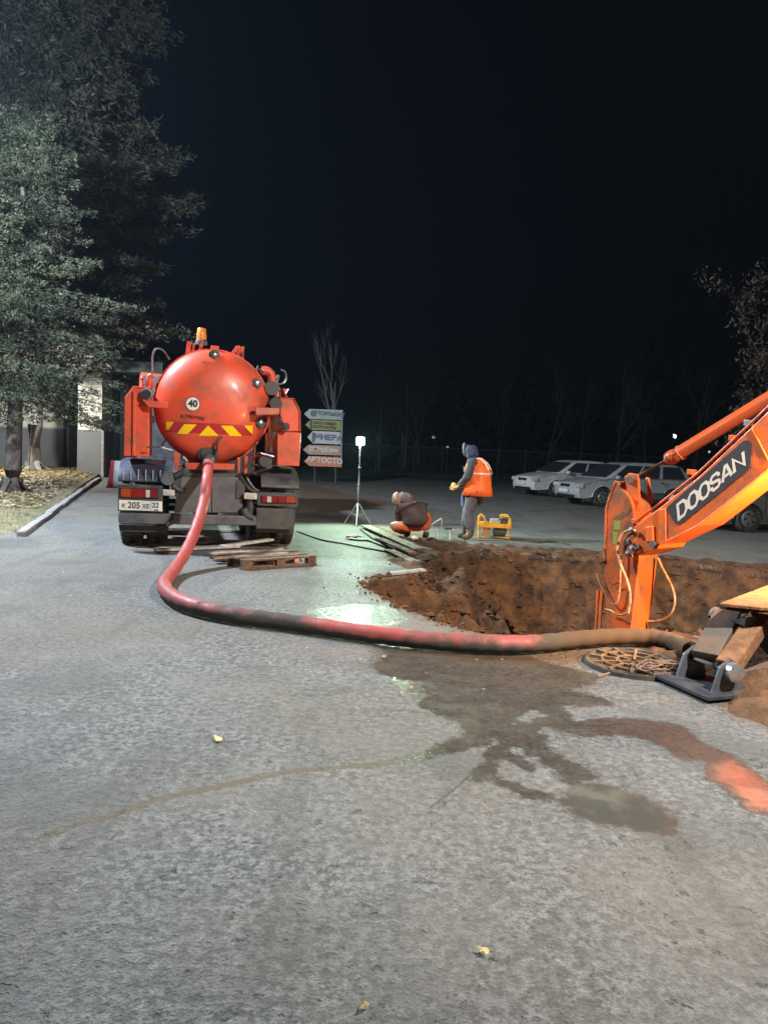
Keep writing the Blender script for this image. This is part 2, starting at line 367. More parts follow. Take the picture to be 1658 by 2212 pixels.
def asphalt_material():
    m, t, b = newmat('asphalt'); N = t.nodes; Lk = t.links
    co = N.new('ShaderNodeTexCoord')
    def noise(sc_, det=4, rough=0.6, src=None):
        n = N.new('ShaderNodeTexNoise'); n.inputs['Scale'].default_value = sc_; n.inputs['Detail'].default_value = det; n.inputs['Roughness'].default_value = rough
        Lk.new(src or co.outputs['Object'], n.inputs['Vector']); return n.outputs['Fac']
    def attr(nm):
        n = N.new('ShaderNodeAttribute'); n.attribute_name = nm; return n.outputs['Fac']
    def math_(op, x, y=None, z=None):
        n = N.new('ShaderNodeMath'); n.operation = op
        for i, q in enumerate((x, y, z)):
            if q is None: continue
            if isinstance(q, (int, float)): n.inputs[i].default_value = q
            else: Lk.new(q, n.inputs[i])
        return n.outputs[0]
    def rng(x, a0, a1, b0=0, b1=1, smooth=True):
        n = N.new('ShaderNodeMapRange'); n.inputs[1].default_value = a0; n.inputs[2].default_value = a1; n.inputs[3].default_value = b0; n.inputs[4].default_value = b1
        if smooth: n.interpolation_type = 'SMOOTHSTEP'
        Lk.new(x, n.inputs[0]); return n.outputs[0]
    def mixc(f, x, y, blend='MIX'):
        n = N.new('ShaderNodeMix'); n.data_type = 'RGBA'; n.blend_type = blend
        if isinstance(f, (int, float)): n.inputs[0].default_value = f
        else: Lk.new(f, n.inputs[0])
        for i, q in ((6, x), (7, y)):
            if isinstance(q, tuple): n.inputs[i].default_value = (*q, 1)
            else: Lk.new(q, n.inputs[i])
        return n.outputs[2]
    fine = noise(75, 3, 0.6); mid = noise(26, 4, 0.65); big = noise(1.3, 5, 0.6); big2 = noise(0.45, 3, 0.5); patch = noise(6, 5, 0.7)
    vor = N.new('ShaderNodeTexVoronoi'); vor.inputs['Scale'].default_value = 62; Lk.new(co.outputs['Object'], vor.inputs['Vector'])
    base = mixc(rng(fine, 0.36, 0.64), (0.055, 0.058, 0.058), (0.33, 0.33, 0.32))
    v2 = N.new('ShaderNodeTexVoronoi'); v2.inputs['Scale'].default_value = 70; Lk.new(co.outputs['Object'], v2.inputs['Vector'])
    v2c = N.new('ShaderNodeSeparateColor'); Lk.new(v2.outputs['Color'], v2c.inputs[0])
    v3 = N.new('ShaderNodeTexVoronoi'); v3.inputs['Scale'].default_value = 160; Lk.new(co.outputs['Object'], v3.inputs['Vector'])
    v3c = N.new('ShaderNodeSeparateColor'); Lk.new(v3.outputs['Color'], v3c.inputs[0])
    base = mixc(rng(v2c.outputs[0], 0.0, 1.0, 0, 0.62, False), base, mixc(rng(v2c.outputs[1], 0.3, 0.75), (0.045, 0.048, 0.048), (0.42, 0.415, 0.40)))
    base = mixc(0.30, base, mixc(rng(v3c.outputs[0], 0.2, 0.9), (0.04, 0.042, 0.042), (0.45, 0.44, 0.42)))
    base = mixc(rng(mid, 0.39, 0.61), mixc(0.62, base, (0.045, 0.048, 0.047)), mixc(0.34, base, (0.40, 0.395, 0.38)))
    base = mixc(rng(patch, 0.46, 0.66, 0, 0.6), base, (0.095, 0.10, 0.095))
    base = mixc(rng(big, 0.35, 0.7, 0, 0.55), base, (0.225, 0.215, 0.195))
    stone = rng(vor.outputs['Distance'], 0.10, 0.16, 1, 0)
    vc = N.new('ShaderNodeSeparateColor'); Lk.new(vor.outputs['Color'], vc.inputs[0])
    stone = math_('MULTIPLY', stone, rng(vc.outputs[0], 0.72, 0.76))
    base = mixc(math_('MULTIPLY', stone, 0.8), base, (0.50, 0.49, 0.46))
    pits = rng(noise(11, 4, 0.75), 0.61, 0.68)
    base = mixc(math_('MULTIPLY', pits, 0.55), base, (0.045, 0.045, 0.045))
    base = mixc(rng(big2, 0.42, 0.60, 0, 0.42), base, (0.19, 0.155, 0.11))
    mpv = N.new('ShaderNodeMapping'); mpv.inputs['Scale'].default_value = (2.2, 0.28, 1); mpv.inputs['Rotation'].default_value = (0, 0, 0.28); Lk.new(co.outputs['Object'], mpv.inputs[0])
    trk = noise(1.0, 5, 0.6, mpv.outputs[0]); base = mixc(rng(trk, 0.53, 0.66, 0, 0.38), base, (0.10, 0.092, 0.078))
    scf = noise(3.0, 8, 0.8); base = mixc(rng(scf, 0.54, 0.64, 0, 0.5), base, (0.30, 0.29, 0.27))
    base = mixc(rng(noise(0.85, 4, 0.55), 0.52, 0.64, 0, 0.45), base, (0.085, 0.095, 0.088))
    # ragged mask edges
    en = math_('ADD', math_('MULTIPLY', math_('SUBTRACT', noise(14, 5, 0.7), 0.5), 0.26), math_('MULTIPLY', math_('SUBTRACT', noise(3.2, 3, 0.6), 0.5), 0.20))
    en2 = math_('MULTIPLY', math_('SUBTRACT', noise(3.5, 5, 0.7), 0.5), 0.5)
    dirt = rng(math_('ADD', attr('dirt'), math_('MULTIPLY', math_('SUBTRACT', noise(5, 6, 0.75), 0.52), 0.75)), -0.10, 0.10)
    soilc = mixc(rng(noise(30, 5, 0.7), 0.35, 0.65), (0.10, 0.058, 0.032), (0.24, 0.135, 0.072))
    base = mixc(math_('MULTIPLY', dirt, 0.88), base, soilc)
    oc = rng(math_('ADD', attr('ochre'), math_('MULTIPLY', math_('SUBTRACT', noise(20, 4, 0.7), 0.5), 0.05)), 0.018, 0.032, 1, 0)
    base = mixc(math_('MULTIPLY', oc, 0.75), base, (0.15, 0.115, 0.07))
    pool = rng(math_('ADD', attr('pool'), math_('MULTIPLY', en, 0.7)), -0.03, 0.05)
    wet = rng(math_('ADD', attr('wet'), math_('MULTIPLY', en, 0.65)), -0.045, 0.010)
    wet = math_('MAXIMUM', wet, pool)
    glare = rng(math_('ADD', attr('glare'), math_('MULTIPLY', en, 1.0)), -0.06, 0.06)
    glare = math_('MULTIPLY', math_('MULTIPLY', glare, math_('SUBTRACT', 1.0, wet)), rng(noise(26, 5, 0.75), 0.42, 0.56))
    damp = math_('MULTIPLY', rng(math_('ADD', attr('damp'), en2), -0.12, 0.14), 0.75)
    damp = math_('MULTIPLY', damp, rng(noise(24, 3, 0.6), 0.40, 0.56))
    wetcol = mixc(1.0, base, (0.50, 0.46, 0.40), 'MULTIPLY')
    wetcol = mixc(0.5, wetcol, mixc(rng(noise(2.2, 5, 0.7), 0.38, 0.62), (0.045, 0.041, 0.036), (0.105, 0.090, 0.068)))
    poolcol = mixc(rng(noise(4, 4, 0.6), 0.4, 0.7), (0.085, 0.080, 0.066), (0.17, 0.16, 0.125))
    base = mixc(math_('MULTIPLY', damp, 0.5), base, wetcol); base = mixc(math_('MULTIPLY', glare, 0.8), base, wetcol)
    base = mixc(wet, base, wetcol); base = mixc(pool, base, poolcol)
    base = mixc(rng(attr('rim'), -0.015, 0.012, 1, 0), base, (0.035, 0.024, 0.017))
    Lk.new(base, b.inputs['Base Color'])
    r = rng(fine, 0.3, 0.7, 0.62, 0.95)
    def mixf(f, x, y):
        n = N.new('ShaderNodeMix'); Lk.new(f, n.inputs[0])
        for i, q in ((2, x), (3, y)):
            if isinstance(q, (int, float)): n.inputs[i].default_value = q
            else: Lk.new(q, n.inputs[i])
        return n.outputs[0]
    r = mixf(damp, r, 0.40); r = mixf(glare, r, 0.13); r = mixf(wet, r, rng(noise(5, 5, 0.7), 0.35, 0.65, 0.12, 0.42)); r = mixf(pool, r, rng(noise(7, 5, 0.75), 0.45, 0.72, 0.05, 0.30))
    r = math_('MAXIMUM', r, math_('MULTIPLY', dirt, 0.30))
    Lk.new(r, b.inputs['Roughness'])
    b.inputs['Specular IOR Level'].default_value = 0.5
    h = math_('ADD', math_('MULTIPLY', fine, 0.55), math_('ADD', math_('MULTIPLY', mid, 0.7), math_('MULTIPLY', v2c.outputs[1], 0.30)))
    h = math_('ADD', h, math_('MULTIPLY', stone, 0.15)); h = math_('SUBTRACT', h, math_('MULTIPLY', pits, 0.35))
    st = math_('SUBTRACT', 1.0, math_('MAXIMUM', math_('MULTIPLY', wet, 0.72), math_('MULTIPLY', glare, 0.70))); st = math_('SUBTRACT', st, math_('MULTIPLY', pool, 0.225))
    bp = N.new('ShaderNodeBump'); bp.inputs['Distance'].default_value = 0.028
    Lk.new(math_('MULTIPLY', st, 0.95), bp.inputs['Strength']); Lk.new(h, bp.inputs['Height']); Lk.new(bp.outputs[0], b.inputs['Normal'])
    return m
ASPH = asphalt_material()
ground = link('asphalt_ground', me, ASPH); tag(ground, kind='structure')
ground['label'] = 'worn grey asphalt road with wet stains and puddles'

# thin cracks in the asphalt
crm = mat('crack_fill', (0.09, 0.088, 0.082), 0.9)
cb = MB()
for line in [[(930,1742),(985,1700),(1020,1668)], [(742,1533),(820,1531),(905,1532)]]:
    P = cr_spline([G(*p, 0.0145) for p in line], 10)
    for i in range(len(P) - 1):
        a_, b_ = P[i], P[i + 1]; t = (b_ - a_).normalized(); s_ = Vector((t.y, -t.x, 0))
        w1 = 0.001 + 0.003 * abs(math.sin(i * 1.7)); w2 = 0.001 + 0.003 * abs(math.sin((i + 1) * 1.7))
        jj = s_ * 0.006 * math.sin(i * 2.3); kk = s_ * 0.006 * math.sin((i + 1) * 2.3)
        cb.add([a_ + s_ * w1 + jj, a_ - s_ * w1 + jj, b_ - s_ * w2 + kk, b_ + s_ * w2 + kk], [(0, 1, 2, 3)])
tag(cb.build('pavement_crack', crm), kind='structure')

# ------------------------------------------------------------------ pit soil (own sheet under the road)
sx_ = np.arange(-1.2, 7.2, 0.045); sy_ = np.arange(4.9, 12.6, 0.045); SX, SY = np.meshgrid(sx_, sy_)
sd = sdf_poly(SX, SY, PIT) + 0.05 * fbm(SX * 5, SY * 5, 4) + 0.03 * fbm(SX * 19, SY * 19, 2)
ins = np.clip(-sd, 0, 3)
lump = fbm(SX * 2.1, SY * 2.1, 5); lump2 = fbm(SX * 7 + 5, SY * 7, 4)
wall = 1 - np.exp(-ins * 1.9)
hz = -0.02 - 1.65 * wall + 0.42 * lump * np.clip(ins * 3, 0, 1) + 0.22 * lump2 * np.clip(ins * 4 + .12, 0, 1)
mound = np.exp(-(((SX - 1.0) / 1.25) ** 2 + ((SY - 8.9) / 1.15) ** 2)) * (1 + .35 * fbm(SX * 3.3, SY * 3.3, 4))
hz = hz + mound * 0.85 * np.clip(ins * 2, 0, 1)
mound2 = np.exp(-(((SX - 3.4) / 0.8) ** 2 + ((SY - 8.3) / 0.7) ** 2)); hz += mound2 * 0.7 * np.clip(ins * 2, 0, 1)
# rilled walls
hz += (0.10 * np.abs(fbm(SX * 13, SY * 3.0, 3)) + 0.05 * fbm(SX * 9 + 3, SY * 9, 3)) * np.clip(ins * 3, 0, 1)
outz = 0.004 + 0.026 * lump2 + 0.035 * fbm(SX * 3, SY * 3, 3) - 0.22 * np.clip(sd, 0, 2)
hz = np.where(sd > 0, outz - 0.012, hz)
hz = np.where(sd > 0, np.maximum(hz, -0.15), np.minimum(hz, 0.03))
sdirt = None
for p in DIRT[:2]:
    q = sdf_poly(SX, SY, p); sdirt = q if sdirt is None else np.minimum(sdirt, q)
add = np.clip(-sdirt * 0.5, 0, 0.05) * (0.8 + 1.2 * lump2)
hz = np.where(sd > 0, np.maximum(hz, add - 0.02 + 0.015 * lump2), hz)
ny2, nx2 = SX.shape; id2 = np.arange(ny2 * nx2).reshape(ny2, nx2)
F2 = np.stack([id2[:-1, :-1], id2[:-1, 1:], id2[1:, 1:], id2[1:, :-1]], -1)
keep = (hz[:-1, :-1] > -0.10) | (sd[:-1, :-1] < 0.1)
me = npmesh('pit_soil', np.stack([SX, SY, hz], -1).reshape(-1, 3), F2[keep], smooth=True)
ps = link('pit_soil', me, SOIL); tag(ps, 'brown excavated pit of bare earth cut through the asphalt', kind='structure')
# clods of earth and broken asphalt round the rim
def clods(name, n, gen, m, smin, smax, label):
    V = []; Fc = []
    base = np.array([(1,0,0),(-1,0,0),(0,1,0),(0,-1,0),(0,0,1),(0,0,-1)], float); fo = [(0,2,4),(2,1,4),(1,3,4),(3,0,4),(2,0,5),(1,2,5),(3,1,5),(0,3,5)]
    rs = np.random.RandomState(11)
    for i in range(n):
        x, y, z = gen(rs); s = smin + (smax - smin) * rs.rand() ** 3
        q = base * s * (0.6 + 0.7 * rs.rand(6, 1)); q[:, 2] *= 0.7; a_ = rs.rand() * 6.28
        q = np.stack([q[:, 0] * np.cos(a_) - q[:, 1] * np.sin(a_), q[:, 0] * np.sin(a_) + q[:, 1] * np.cos(a_), q[:, 2]], 1) + (x, y, z)
        k = len(V) * 6; V.append(q); Fc += [(f0 + k, f1 + k, f2 + k) for f0, f1, f2 in fo]
    me = npmesh(name, np.concatenate(V), Fc); o = link(name, me, m); return tag(o, label, kind='stuff')
def hz_at(x, y):
    i = int(np.clip((y - sy_[0]) / 0.045, 0, ny2 - 1)); j = int(np.clip((x - sx_[0]) / 0.045, 0, nx2 - 1)); return hz[i, j], sd[i, j]
def gen_pit(rs):
    while True:
        x = rs.uniform(-1.0, 6); y = rs.uniform(5.4, 12.2); h, s = hz_at(x, y)
        if s < 0.10 * rs.rand() ** 2: return x, y, max(h, 0.0 if s > 0 else -9) + 0.005
clods('earth_clods', 7000, gen_pit, SOIL, 0.010, 0.075, 'loose brown clods of earth in and round the pit')
def gen_grit(rs):
    while True:
        x = rs.uniform(-2.2, 3.2); y = rs.uniform(5.2, 12.5); h, s = hz_at(x, y)
        if s > 0.02 and rs.rand() < math.exp(-s * 9): return x, y, 0.006
clods('asphalt_grit', 260, gen_grit, SOIL, 0.006, 0.024, 'small crumbs of asphalt and earth on the road by the pit')

# ------------------------------------------------------------------ verge with kerb, left
KA, KB = G(48, 1158), G(207, 1041); kd = (KB - KA).normalized(); kd.z = 0
kn = Vector((-kd.y, kd.x, 0))      # to the left of the kerb
if kn.x > 0: kn = -kn
K0 = KA - kd * 0.1
VX = np.linspace(0, 1, 2)
# verge polygon: left of kerb line, from 4 m in front to 24 m beyond
vg = []; 
us = np.arange(-6, 26, 0.18); vs_ = np.arange(0.0, 22, 0.18)
U, W_ = np.meshgrid(us, vs_)
PXv = K0.x + kd.x * U + kn.x * (W_ + 0.12); PYv = K0.y + kd.y * U + kn.y * (W_ + 0.12)
edge = np.clip((U + 0.15 + W_ * 1.5 + 0.5 * fbm(PXv * 1.3, PYv * 1.3, 3)) / 0.8, 0, 1)
ZV = -0.05 + 0.125 * edge * np.clip(0.6 + W_ * 0.8, 0, 1) + 0.03 * fbm(PXv * 1.2, PYv * 1.2, 4) + 0.10 * np.clip((U - 4) / 10, 0, 1)
nyv, nxv = U.shape; idv = np.arange(nyv * nxv).reshape(nyv, nxv)
me = npmesh('grass_verge', np.stack([PXv, PYv, ZV], -1).reshape(-1, 3), np.stack([idv[:-1, :-1], idv[:-1, 1:], idv[1:, 1:], idv[1:, :-1]], -1).reshape(-1, 4), smooth=True)
VERG = mat('verge_earth', (0.13, 0.115, 0.065), 0.95, c2=(0.24, 0.20, 0.11), scale=3, amt=0.7, bump=0.8, bscale=14)
tag(link('grass_verge', me, VERG), 'trodden grass verge beside the road', kind='structure')
def zv_at(u, v):
    i = int(np.clip(v / 0.18, 0, nyv - 1)); j = int(np.clip((u + 6) / 0.18, 0, nxv - 1)); return ZV[i, j]
def scatter_blades(name, n, gen, m, tri, label):
    rs = np.random.RandomState(5); V = np.zeros((n, 3, 3), np.float32)
    for i in range(n): V[i] = tri(rs, *gen(rs))
    me = npmesh(name, V.reshape(-1, 3), np.arange(n * 3).reshape(-1, 3)); o = link(name, me, m); return tag(o, label, kind='stuff')
def gen_v(rs):
    while True:
        u = rs.uniform(-4.2, 24); v = rs.uniform(0, 9)
        if u < -0.1 - v * 1.5 + 0.7 * rs.rand(): continue
        return K0.x + kd.x * u + kn.x * (v + .12), K0.y + kd.y * u + kn.y * (v + .12), zv_at(u, v)
def blade(rs, x, y, z):
    h = rs.uniform(0.03, 0.09); a_ = rs.rand() * 6.28; w_ = 0.007; l = rs.uniform(-.04, .04, 2)
    return [(x - w_ * math.cos(a_), y - w_ * math.sin(a_), z - .01), (x + w_ * math.cos(a_), y + w_ * math.sin(a_), z - .01), (x + l[0], y + l[1], z + h)]
scatter_blades('verge_grass', 26000, gen_v, GRASSM, blade, 'short dull autumn grass on the verge')
def gen_l(rs):
    u = 4 + 18 * rs.rand(); v = rs.uniform(0.2, 13)
    return K0.x + kd.x * u + kn.x * (v + .12), K0.y + kd.y * u + kn.y * (v + .12), zv_at(u, v) + 0.02
def leaf(rs, x, y, z):
    s = rs.uniform(0.03, 0.075); a_ = rs.rand() * 6.28
    return [(x + s * math.cos(a_), y + s * math.sin(a_), z + rs.uniform(0, .04)), (x + s * math.cos(a_ + 2.1), y + s * math.sin(a_ + 2.1), z + rs.uniform(0, .03)), (x + s * math.cos(a_ + 4.2), y + s * math.sin(a_ + 4.2), z)]
scatter_blades('leaf_litter', 22000, gen_l, LITTER, leaf, 'yellow brown fallen leaves covering the verge under the trees')
def gen_r(rs):
    p = G(rs.uniform(540, 800), rs.uniform(1240, 1345)) if rs.rand() < 0.3 else G(*Z7(rs.uniform(-1400, 600), rs.uniform(-600, 300)))
    return p.x, p.y, 0.022
def chip(rs, x, y, z):
    s = rs.uniform(0.008, 0.022); a_ = rs.rand() * 6.28
    return [(x + s * math.cos(a_), y + s * math.sin(a_), z + rs.uniform(0, .008)), (x + s * math.cos(a_ + 2.1), y + s * math.sin(a_ + 2.1), z), (x + s * math.cos(a_ + 4.2), y + s * math.sin(a_ + 4.2), z)]
scatter_blades('leaf_scraps', 170, gen_r, LITTER, chip, 'scraps of yellow leaf scattered on the asphalt')
# kerb stones
kst = empty('kerb', K0, 0); tag(kst, kind='structure')
kme = None; L = 1.0
for i in range(0, 17):
    if kme is None:
        kb = MB().box((0, 0, 0), (0.13, 0.985, 0.20)); ko = kb.build('kerb_stone', CONC, kst, bevel=0.02); kme = ko
    else:
        ko = kme.copy(); col.objects.link(ko); ko.parent = kst
    u = 0.5 + i * L; p = kd * u; jx = rnd.uniform(-.015, .015)
    ko.location = (p.x + kn.x * jx, p.y + kn.y * jx, 0.0 + rnd.uniform(-.02, .012))
    ko.rotation_euler = (rnd.uniform(-.02, .02), rnd.uniform(-.03, .03), math.atan2(-kd.x, kd.y) + rnd.uniform(-.01, .01))
# ================================================================== VACUUM TANKER TRUCK
TH = R(16.0)
truck = empty('vacuum_truck', (-2.35, 9.9, 0), TH, 'orange vacuum tanker truck parked with its domed tank end and hose to the road', 'truck')
MT = rootmat(truck)
BODY = Matrix.Translation((0, 0, .9)) @ Matrix.Rotation(R(1.5), 4, 'Y') @ Matrix.Translation((0, 0, -.9))
MTB = MT @ BODY; MTBi = MTB.inverted()
def T(p, yl=0.0):
    """pixel (view coordinates) -> body-local point on plane y=yl"""
    o = MTBi @ CAMP; d = (MTBi.to_3x3() @ ray(*p)); t = (yl - o.y) / d.y; return o + d * t
def tb(mb, name, m, parent=None, **k):   # body part of truck
    par = parent or truck
    return mb.build(name, m, par, X=BODY, **k)
ZC = ZM(300, 850, 6.703); ZR = ZM(540, 820, 6.908); ZD = ZM(380, 960, 5.921)
TKY = 0.42
tl, tr_ = T(ZT(416, 700), TKY), T(ZT(1312, 745), TKY); tt, tbm = T(ZT(850, 303), TKY), T(ZT(880, 1202), TKY)
TC = Vector(((tl.x + tr_.x) / 2, TKY, (tt.z + tbm.z) / 2)); TR = ((tr_.x - tl.x) + (tt.z - tbm.z)) / 4
DOME = 0.34
def dome_y(x, z):
    r = min(math.hypot(x - TC.x, z - TC.z) / TR, 1.0)
    return TKY - DOME * math.sqrt(max(0, 1 - (r * 0.985) ** 2.3))
def on_dome(p, off=0.004):
    y = TKY - .2
    for _ in range(5): q = T(p, y); y = dome_y(q.x, q.z) - off
    return Vector((q.x, y, q.z))
mb = MB(); prof = []
for i in range(15):
    rr = TR * i / 14; prof.append((max(rr, 0.001), dome_y(TC.x + rr, TC.z) - TKY))
prof += [(TR, 0.03), (TR, 4.9), (TR * .8, 5.1), (0.01, 5.2)]
mb.lathe(prof, 64, (TC.x, TKY, TC.z), (0, 1, 0)); tank = tb(mb, 'tank', ORANGE, smooth=True)
for yy in (0.0, 1.5, 3.2, 4.7):
    tb(MB().lathe([(TR - .005, yy - .03), (TR + .03, yy - .03), (TR + .03, yy + .03), (TR - .005, yy + .03)], 64, (TC.x, TKY + .06, TC.z), (0, 1, 0)), 'tank_flange', ORANGE, smooth=True)
# hazard band
def patch(quad, m, name, off, parent, nx=10, ny=6):
    q = [on_dome(ZD(*p), off) for p in quad]; vs = []; fs = []
    for j in range(ny + 1):
        for i in range(nx + 1):
            a_ = q[0].lerp(q[1], i / nx); b_ = q[3].lerp(q[2], i / nx); p = a_.lerp(b_, j / ny); p.y = dome_y(p.x, p.z) - off; vs.append(p)
    for j in range(ny):
        for i in range(nx): k = j * (nx + 1) + i; fs.append((k, k + 1, k + nx + 2, k + nx + 1))
    return tb(MB().add(vs, fs), name, m, parent)
band = patch([(205, 562), (1490, 618), (1490, 768), (210, 712)], REDS, 'hazard_band', 0.004, truck, 40, 6)
for q in ([(205,562),(325,568),(247,684),(207,684)], [(480,598),(665,603),(530,745),(370,742)], [(830,618),(836,618),(988,772),(692,770)], [(1022,620),(1192,622),(1338,776),(1155,774)], [(1363,620),(1490,620),(1490,752),(1486,752)]):
    patch(q, YELLOW, 'yellow_stripe', 0.008, band)
def dome_text(txt, size, c, m, name, parent, bold=0.0, xs=1.0, rot=0.0, off=0.007):
    me = textmesh(txt, size, bold, 0.0, xs=xs); cc = on_dome(ZD(*c))
    for v in me.vertices:
        x = v.co.x * math.cos(rot) - v.co.y * math.sin(rot); z = v.co.x * math.sin(rot) + v.co.y * math.cos(rot)
        X_, Z_ = cc.x + x, cc.z + z; v.co = BODY @ Vector((X_, dome_y(X_, Z_) - off, Z_))
    return link(name, me, m, parent)
def dome_disc(c, r, m, name, off, parent, r0_=0.0):
    cc = on_dome(ZD(*c)); vs = []; n = 28; fs = []
    for k in range(n):
        for q in ((r0_, r)):
            X_, Z_ = cc.x + q * math.cos(6.2832 * k / n), cc.z + q * math.sin(6.2832 * k / n); vs.append(Vector((X_, dome_y(X_, Z_) - off, Z_)))
    for k in range(n): a_ = 2 * k; b_ = 2 * ((k + 1) % n); fs.append((a_, a_ + 1, b_ + 1, b_))
    return tb(MB().add(vs, fs), name, m, parent)
sign = dome_disc((607, 298), 0.094, WHITE, 'speed_limit_disc', 0.005, truck, 0.001)
dome_disc((607, 298), 0.094, BLACK, 'disc_rim', 0.007, sign, 0.087)
dome_text('40', 0.125, (607, 298), BLACK, 'disc_digits', sign, 0.005, 0.95, off=0.008)
dome_text('К ГРЮЗИМ', 0.058, (605, 500), mat('faded_letter', (0.12, 0.02, 0.02), 0.5), 'tank_lettering', truck, 0.0025, 0.98, rot=-0.05)
mb = MB(); q = on_dome(ZT(868, 412), 0.003)
mb.box((q.x, q.y, q.z), (0.26, 0.006, 0.035)); tb(mb, 'name_plate', mat('dull_label', (0.42, 0.08, 0.05), 0.6))
# sight glasses / bolts on dome
for (X_, Y_, r) in ((880, 345, 0.048), (1215, 572, 0.05), (1243, 882, 0.055)):
    q = on_dome(ZT(X_, Y_)); mb = MB().lathe([(r * 1.5, -0.012), (r * 1.5, .015), (r, .02), (r, .05), (r * .5, .055)], 18, q, (0, -1, 0)); s_ = tb(mb, 'sight_glass', DARK, smooth=True)
    tb(MB().lathe([(r * .45, .053), (r * .45, .066), (.005, .07)], 12, q, (0, -1, 0)), 'glass_centre', SILV, s_, smooth=True)
q = T(ZT(885, 295), TKY); tb(MB().box((q.x, TKY, q.z), (.11, .12, .07)), 'top_hinge', ORANGE, bevel=.01)
# hose flange at the bottom
q = on_dome(ZT(835, 1135)); INL = q.copy()
tb(MB().lathe([(.135, -.06), (.135, .02), (.10, .03), (.10, .05)], 28, q, (0, -1, -.15)), 'outlet_flange', DARK, smooth=True)
tb(MB().lathe([(.06, 0), (.076, .02), (.076, .10), (.072, .14)], 20, q + Vector((0, -.03, -.02)), (0, -.7, -1)), 'outlet_coupling', GREYM, smooth=True)
tb(MB().tube(cr_spline([on_dome(ZT(870, 1160), .06), on_dome(ZT(900, 1090), .08), on_dome(ZT(905, 1040), .08), on_dome(ZT(940, 995), .05)], 5), .018, 8), 'lock_lever', DARK, smooth=True)
# side boxes
def Tpoly(z, pts, yl): return [T(z(*p), yl) for p in pts]
def pbox(z, pts, yl, depth, m, name, bevel=.012, parent=None):
    return tb(MB().prism(Tpoly(z, pts, yl), (0, depth, 0)), name, m, parent, bevel=bevel)
lb = pbox(ZC, [(80,1950),(92,970),(232,785),(500,800),(492,1962)], .12, 1.35, ORANGE, 'hose_tray')
rim_ = Tpoly(ZC, [(82,1948),(94,972),(233,788),(498,803)], .11)
tb(MB().tube(rim_, .012, 6), 'tray_edge', ORANGE, lb)
a_, b_ = T(ZC(245, 860), .10), T(ZC(235, 1940), .10); tb(MB().bar(a_, b_, .035, .035, (0, 1, 0)), 'tray_rib', ORANGE, lb, bevel=.004)
rb = pbox(ZR, [(1110,1790),(1110,1215),(1340,1222),(1450,1440),(1450,1790)], .14, 1.35, ORANGE, 'hose_tray')
pbox(ZT, [(1382,958),(1572,962),(1558,1232),(1380,1228)], .06, 1.4, ORANGE, 'tray_door', parent=rb)
a_ = Tpoly(ZR, [(1112,1217),(1340,1224),(1450,1442),(1452,1788)], .13); tb(MB().tube(a_, .012, 6), 'tray_edge', ORANGE, rb)
pbox(ZC, [(380,1010),(815,1052),(803,1157),(480,1128)], -.02, .09, ORANGE, 'lock_arm', .008)
pbox(ZR, [(682,1372),(1105,1388),(1095,1500),(692,1510)], -.02, .09, mat('dusty_orange', (0.52, 0.15, 0.10), .5, c2=(.4, .12, .08)), 'lock_arm', .008)
# posts, pipes, valves
def Tt(z, pts, yl, r, name, m, n=10, sp=6, parent=None):
    P = [T(z(*p), yl) for p in pts]; P = cr_spline(P, sp) if sp else P
    return tb(MB().tube(P, r, n), name, m, parent, smooth=True)
Tt(ZC, [(375,800),(375,640)], .5, .035, 'tray_post', ORANGE, sp=0); Tt(ZC, [(490,850),(500,640),(540,600)], .5, .045, 'side_pipe', ORANGE)
Tt(ZC, [(590,1000),(600,720)], .45, .03, 'side_pipe', ORANGE, sp=0)
Tt(ZR, [(1190,1230),(1190,1055)], .3, .055, 'tray_post', ORANGE, sp=0)
q = T(ZC(445, 905), .05); v_ = tb(MB().cyl(q, q + Vector((0, .25, 0)), .075, n=20), 'valve_body', SILV, smooth=True)
tb(MB().cyl(q + Vector((0, -.04, -.01)), q + Vector((0, .02, -.01)), .062, n=20), 'valve_mouth', BLACK, v_, smooth=True)
Tt(ZC, [(550,620),(548,300),(600,160),(720,175),(835,330)], .9, .014, 'air_line', GREYM, n=8)
Tt(ZR, [(790,740),(880,745),(950,800),(970,900),(985,1010)], .45, .062, 'vacuum_elbow', ORANGE, n=14)
Tt(ZR, [(700,700),(790,740)], .45, .05, 'pipe_cap', SILV, sp=0, n=14)
Tt(ZR, [(1030,900),(1085,820),(1060,960),(1150,955),(1215,870),(1190,760),(1120,725)], .8, .013, 'hose_loop', GREYM, n=8)
Tt(ZR, [(900,980),(1000,1000),(1060,1080),(1060,1200)], .4, .05, 'side_pipe', mat('dusty_orange_pipe', (.5, .10, .05), .5), n=12)
q = T(ZR(970, 1040), .3); tb(MB().cyl(q, q + Vector((0, .2, 0)), .10, n=20), 'valve_body', DARK, smooth=True)
q = T(ZR(1040, 1310), .0); tb(MB().cyl(q, q + Vector((0, .3, 0)), .085, n=20), 'valve_body', BLACK, smooth=True)
Tt(ZR, [(870,960),(880,1200),(900,1400)], .38, .018, 'side_pipe', ORANGE, n=8)
Tt(ZR, [(1080,1590),(1210,1720)], -.02, .07, 'valve_body', SILV, sp=0, n=16); q = T(ZR(1205, 1710), -.06); tb(MB().cyl(q, q + Vector((0, .08, 0)), .055, n=18), 'valve_mouth', BLACK, smooth=True)
Tt(ZR, [(960,1520),(960,1760)], .12, .022, 'side_pipe', ORANGE, sp=0)
Tt(ZT, [(1345,955),(1312,1112)], .05, .062, 'ram_cylinder', SILV, sp=0, n=18)
Tt(ZT, [(345,1078),(455,1080),(545,1106)], -.03, .014, 'lock_handle', SILV, sp=0, n=8)
Tt(ZT, [(455,1080),(505,1005)], -.01, .02, 'handle_bracket', DARK, sp=0, n=8)
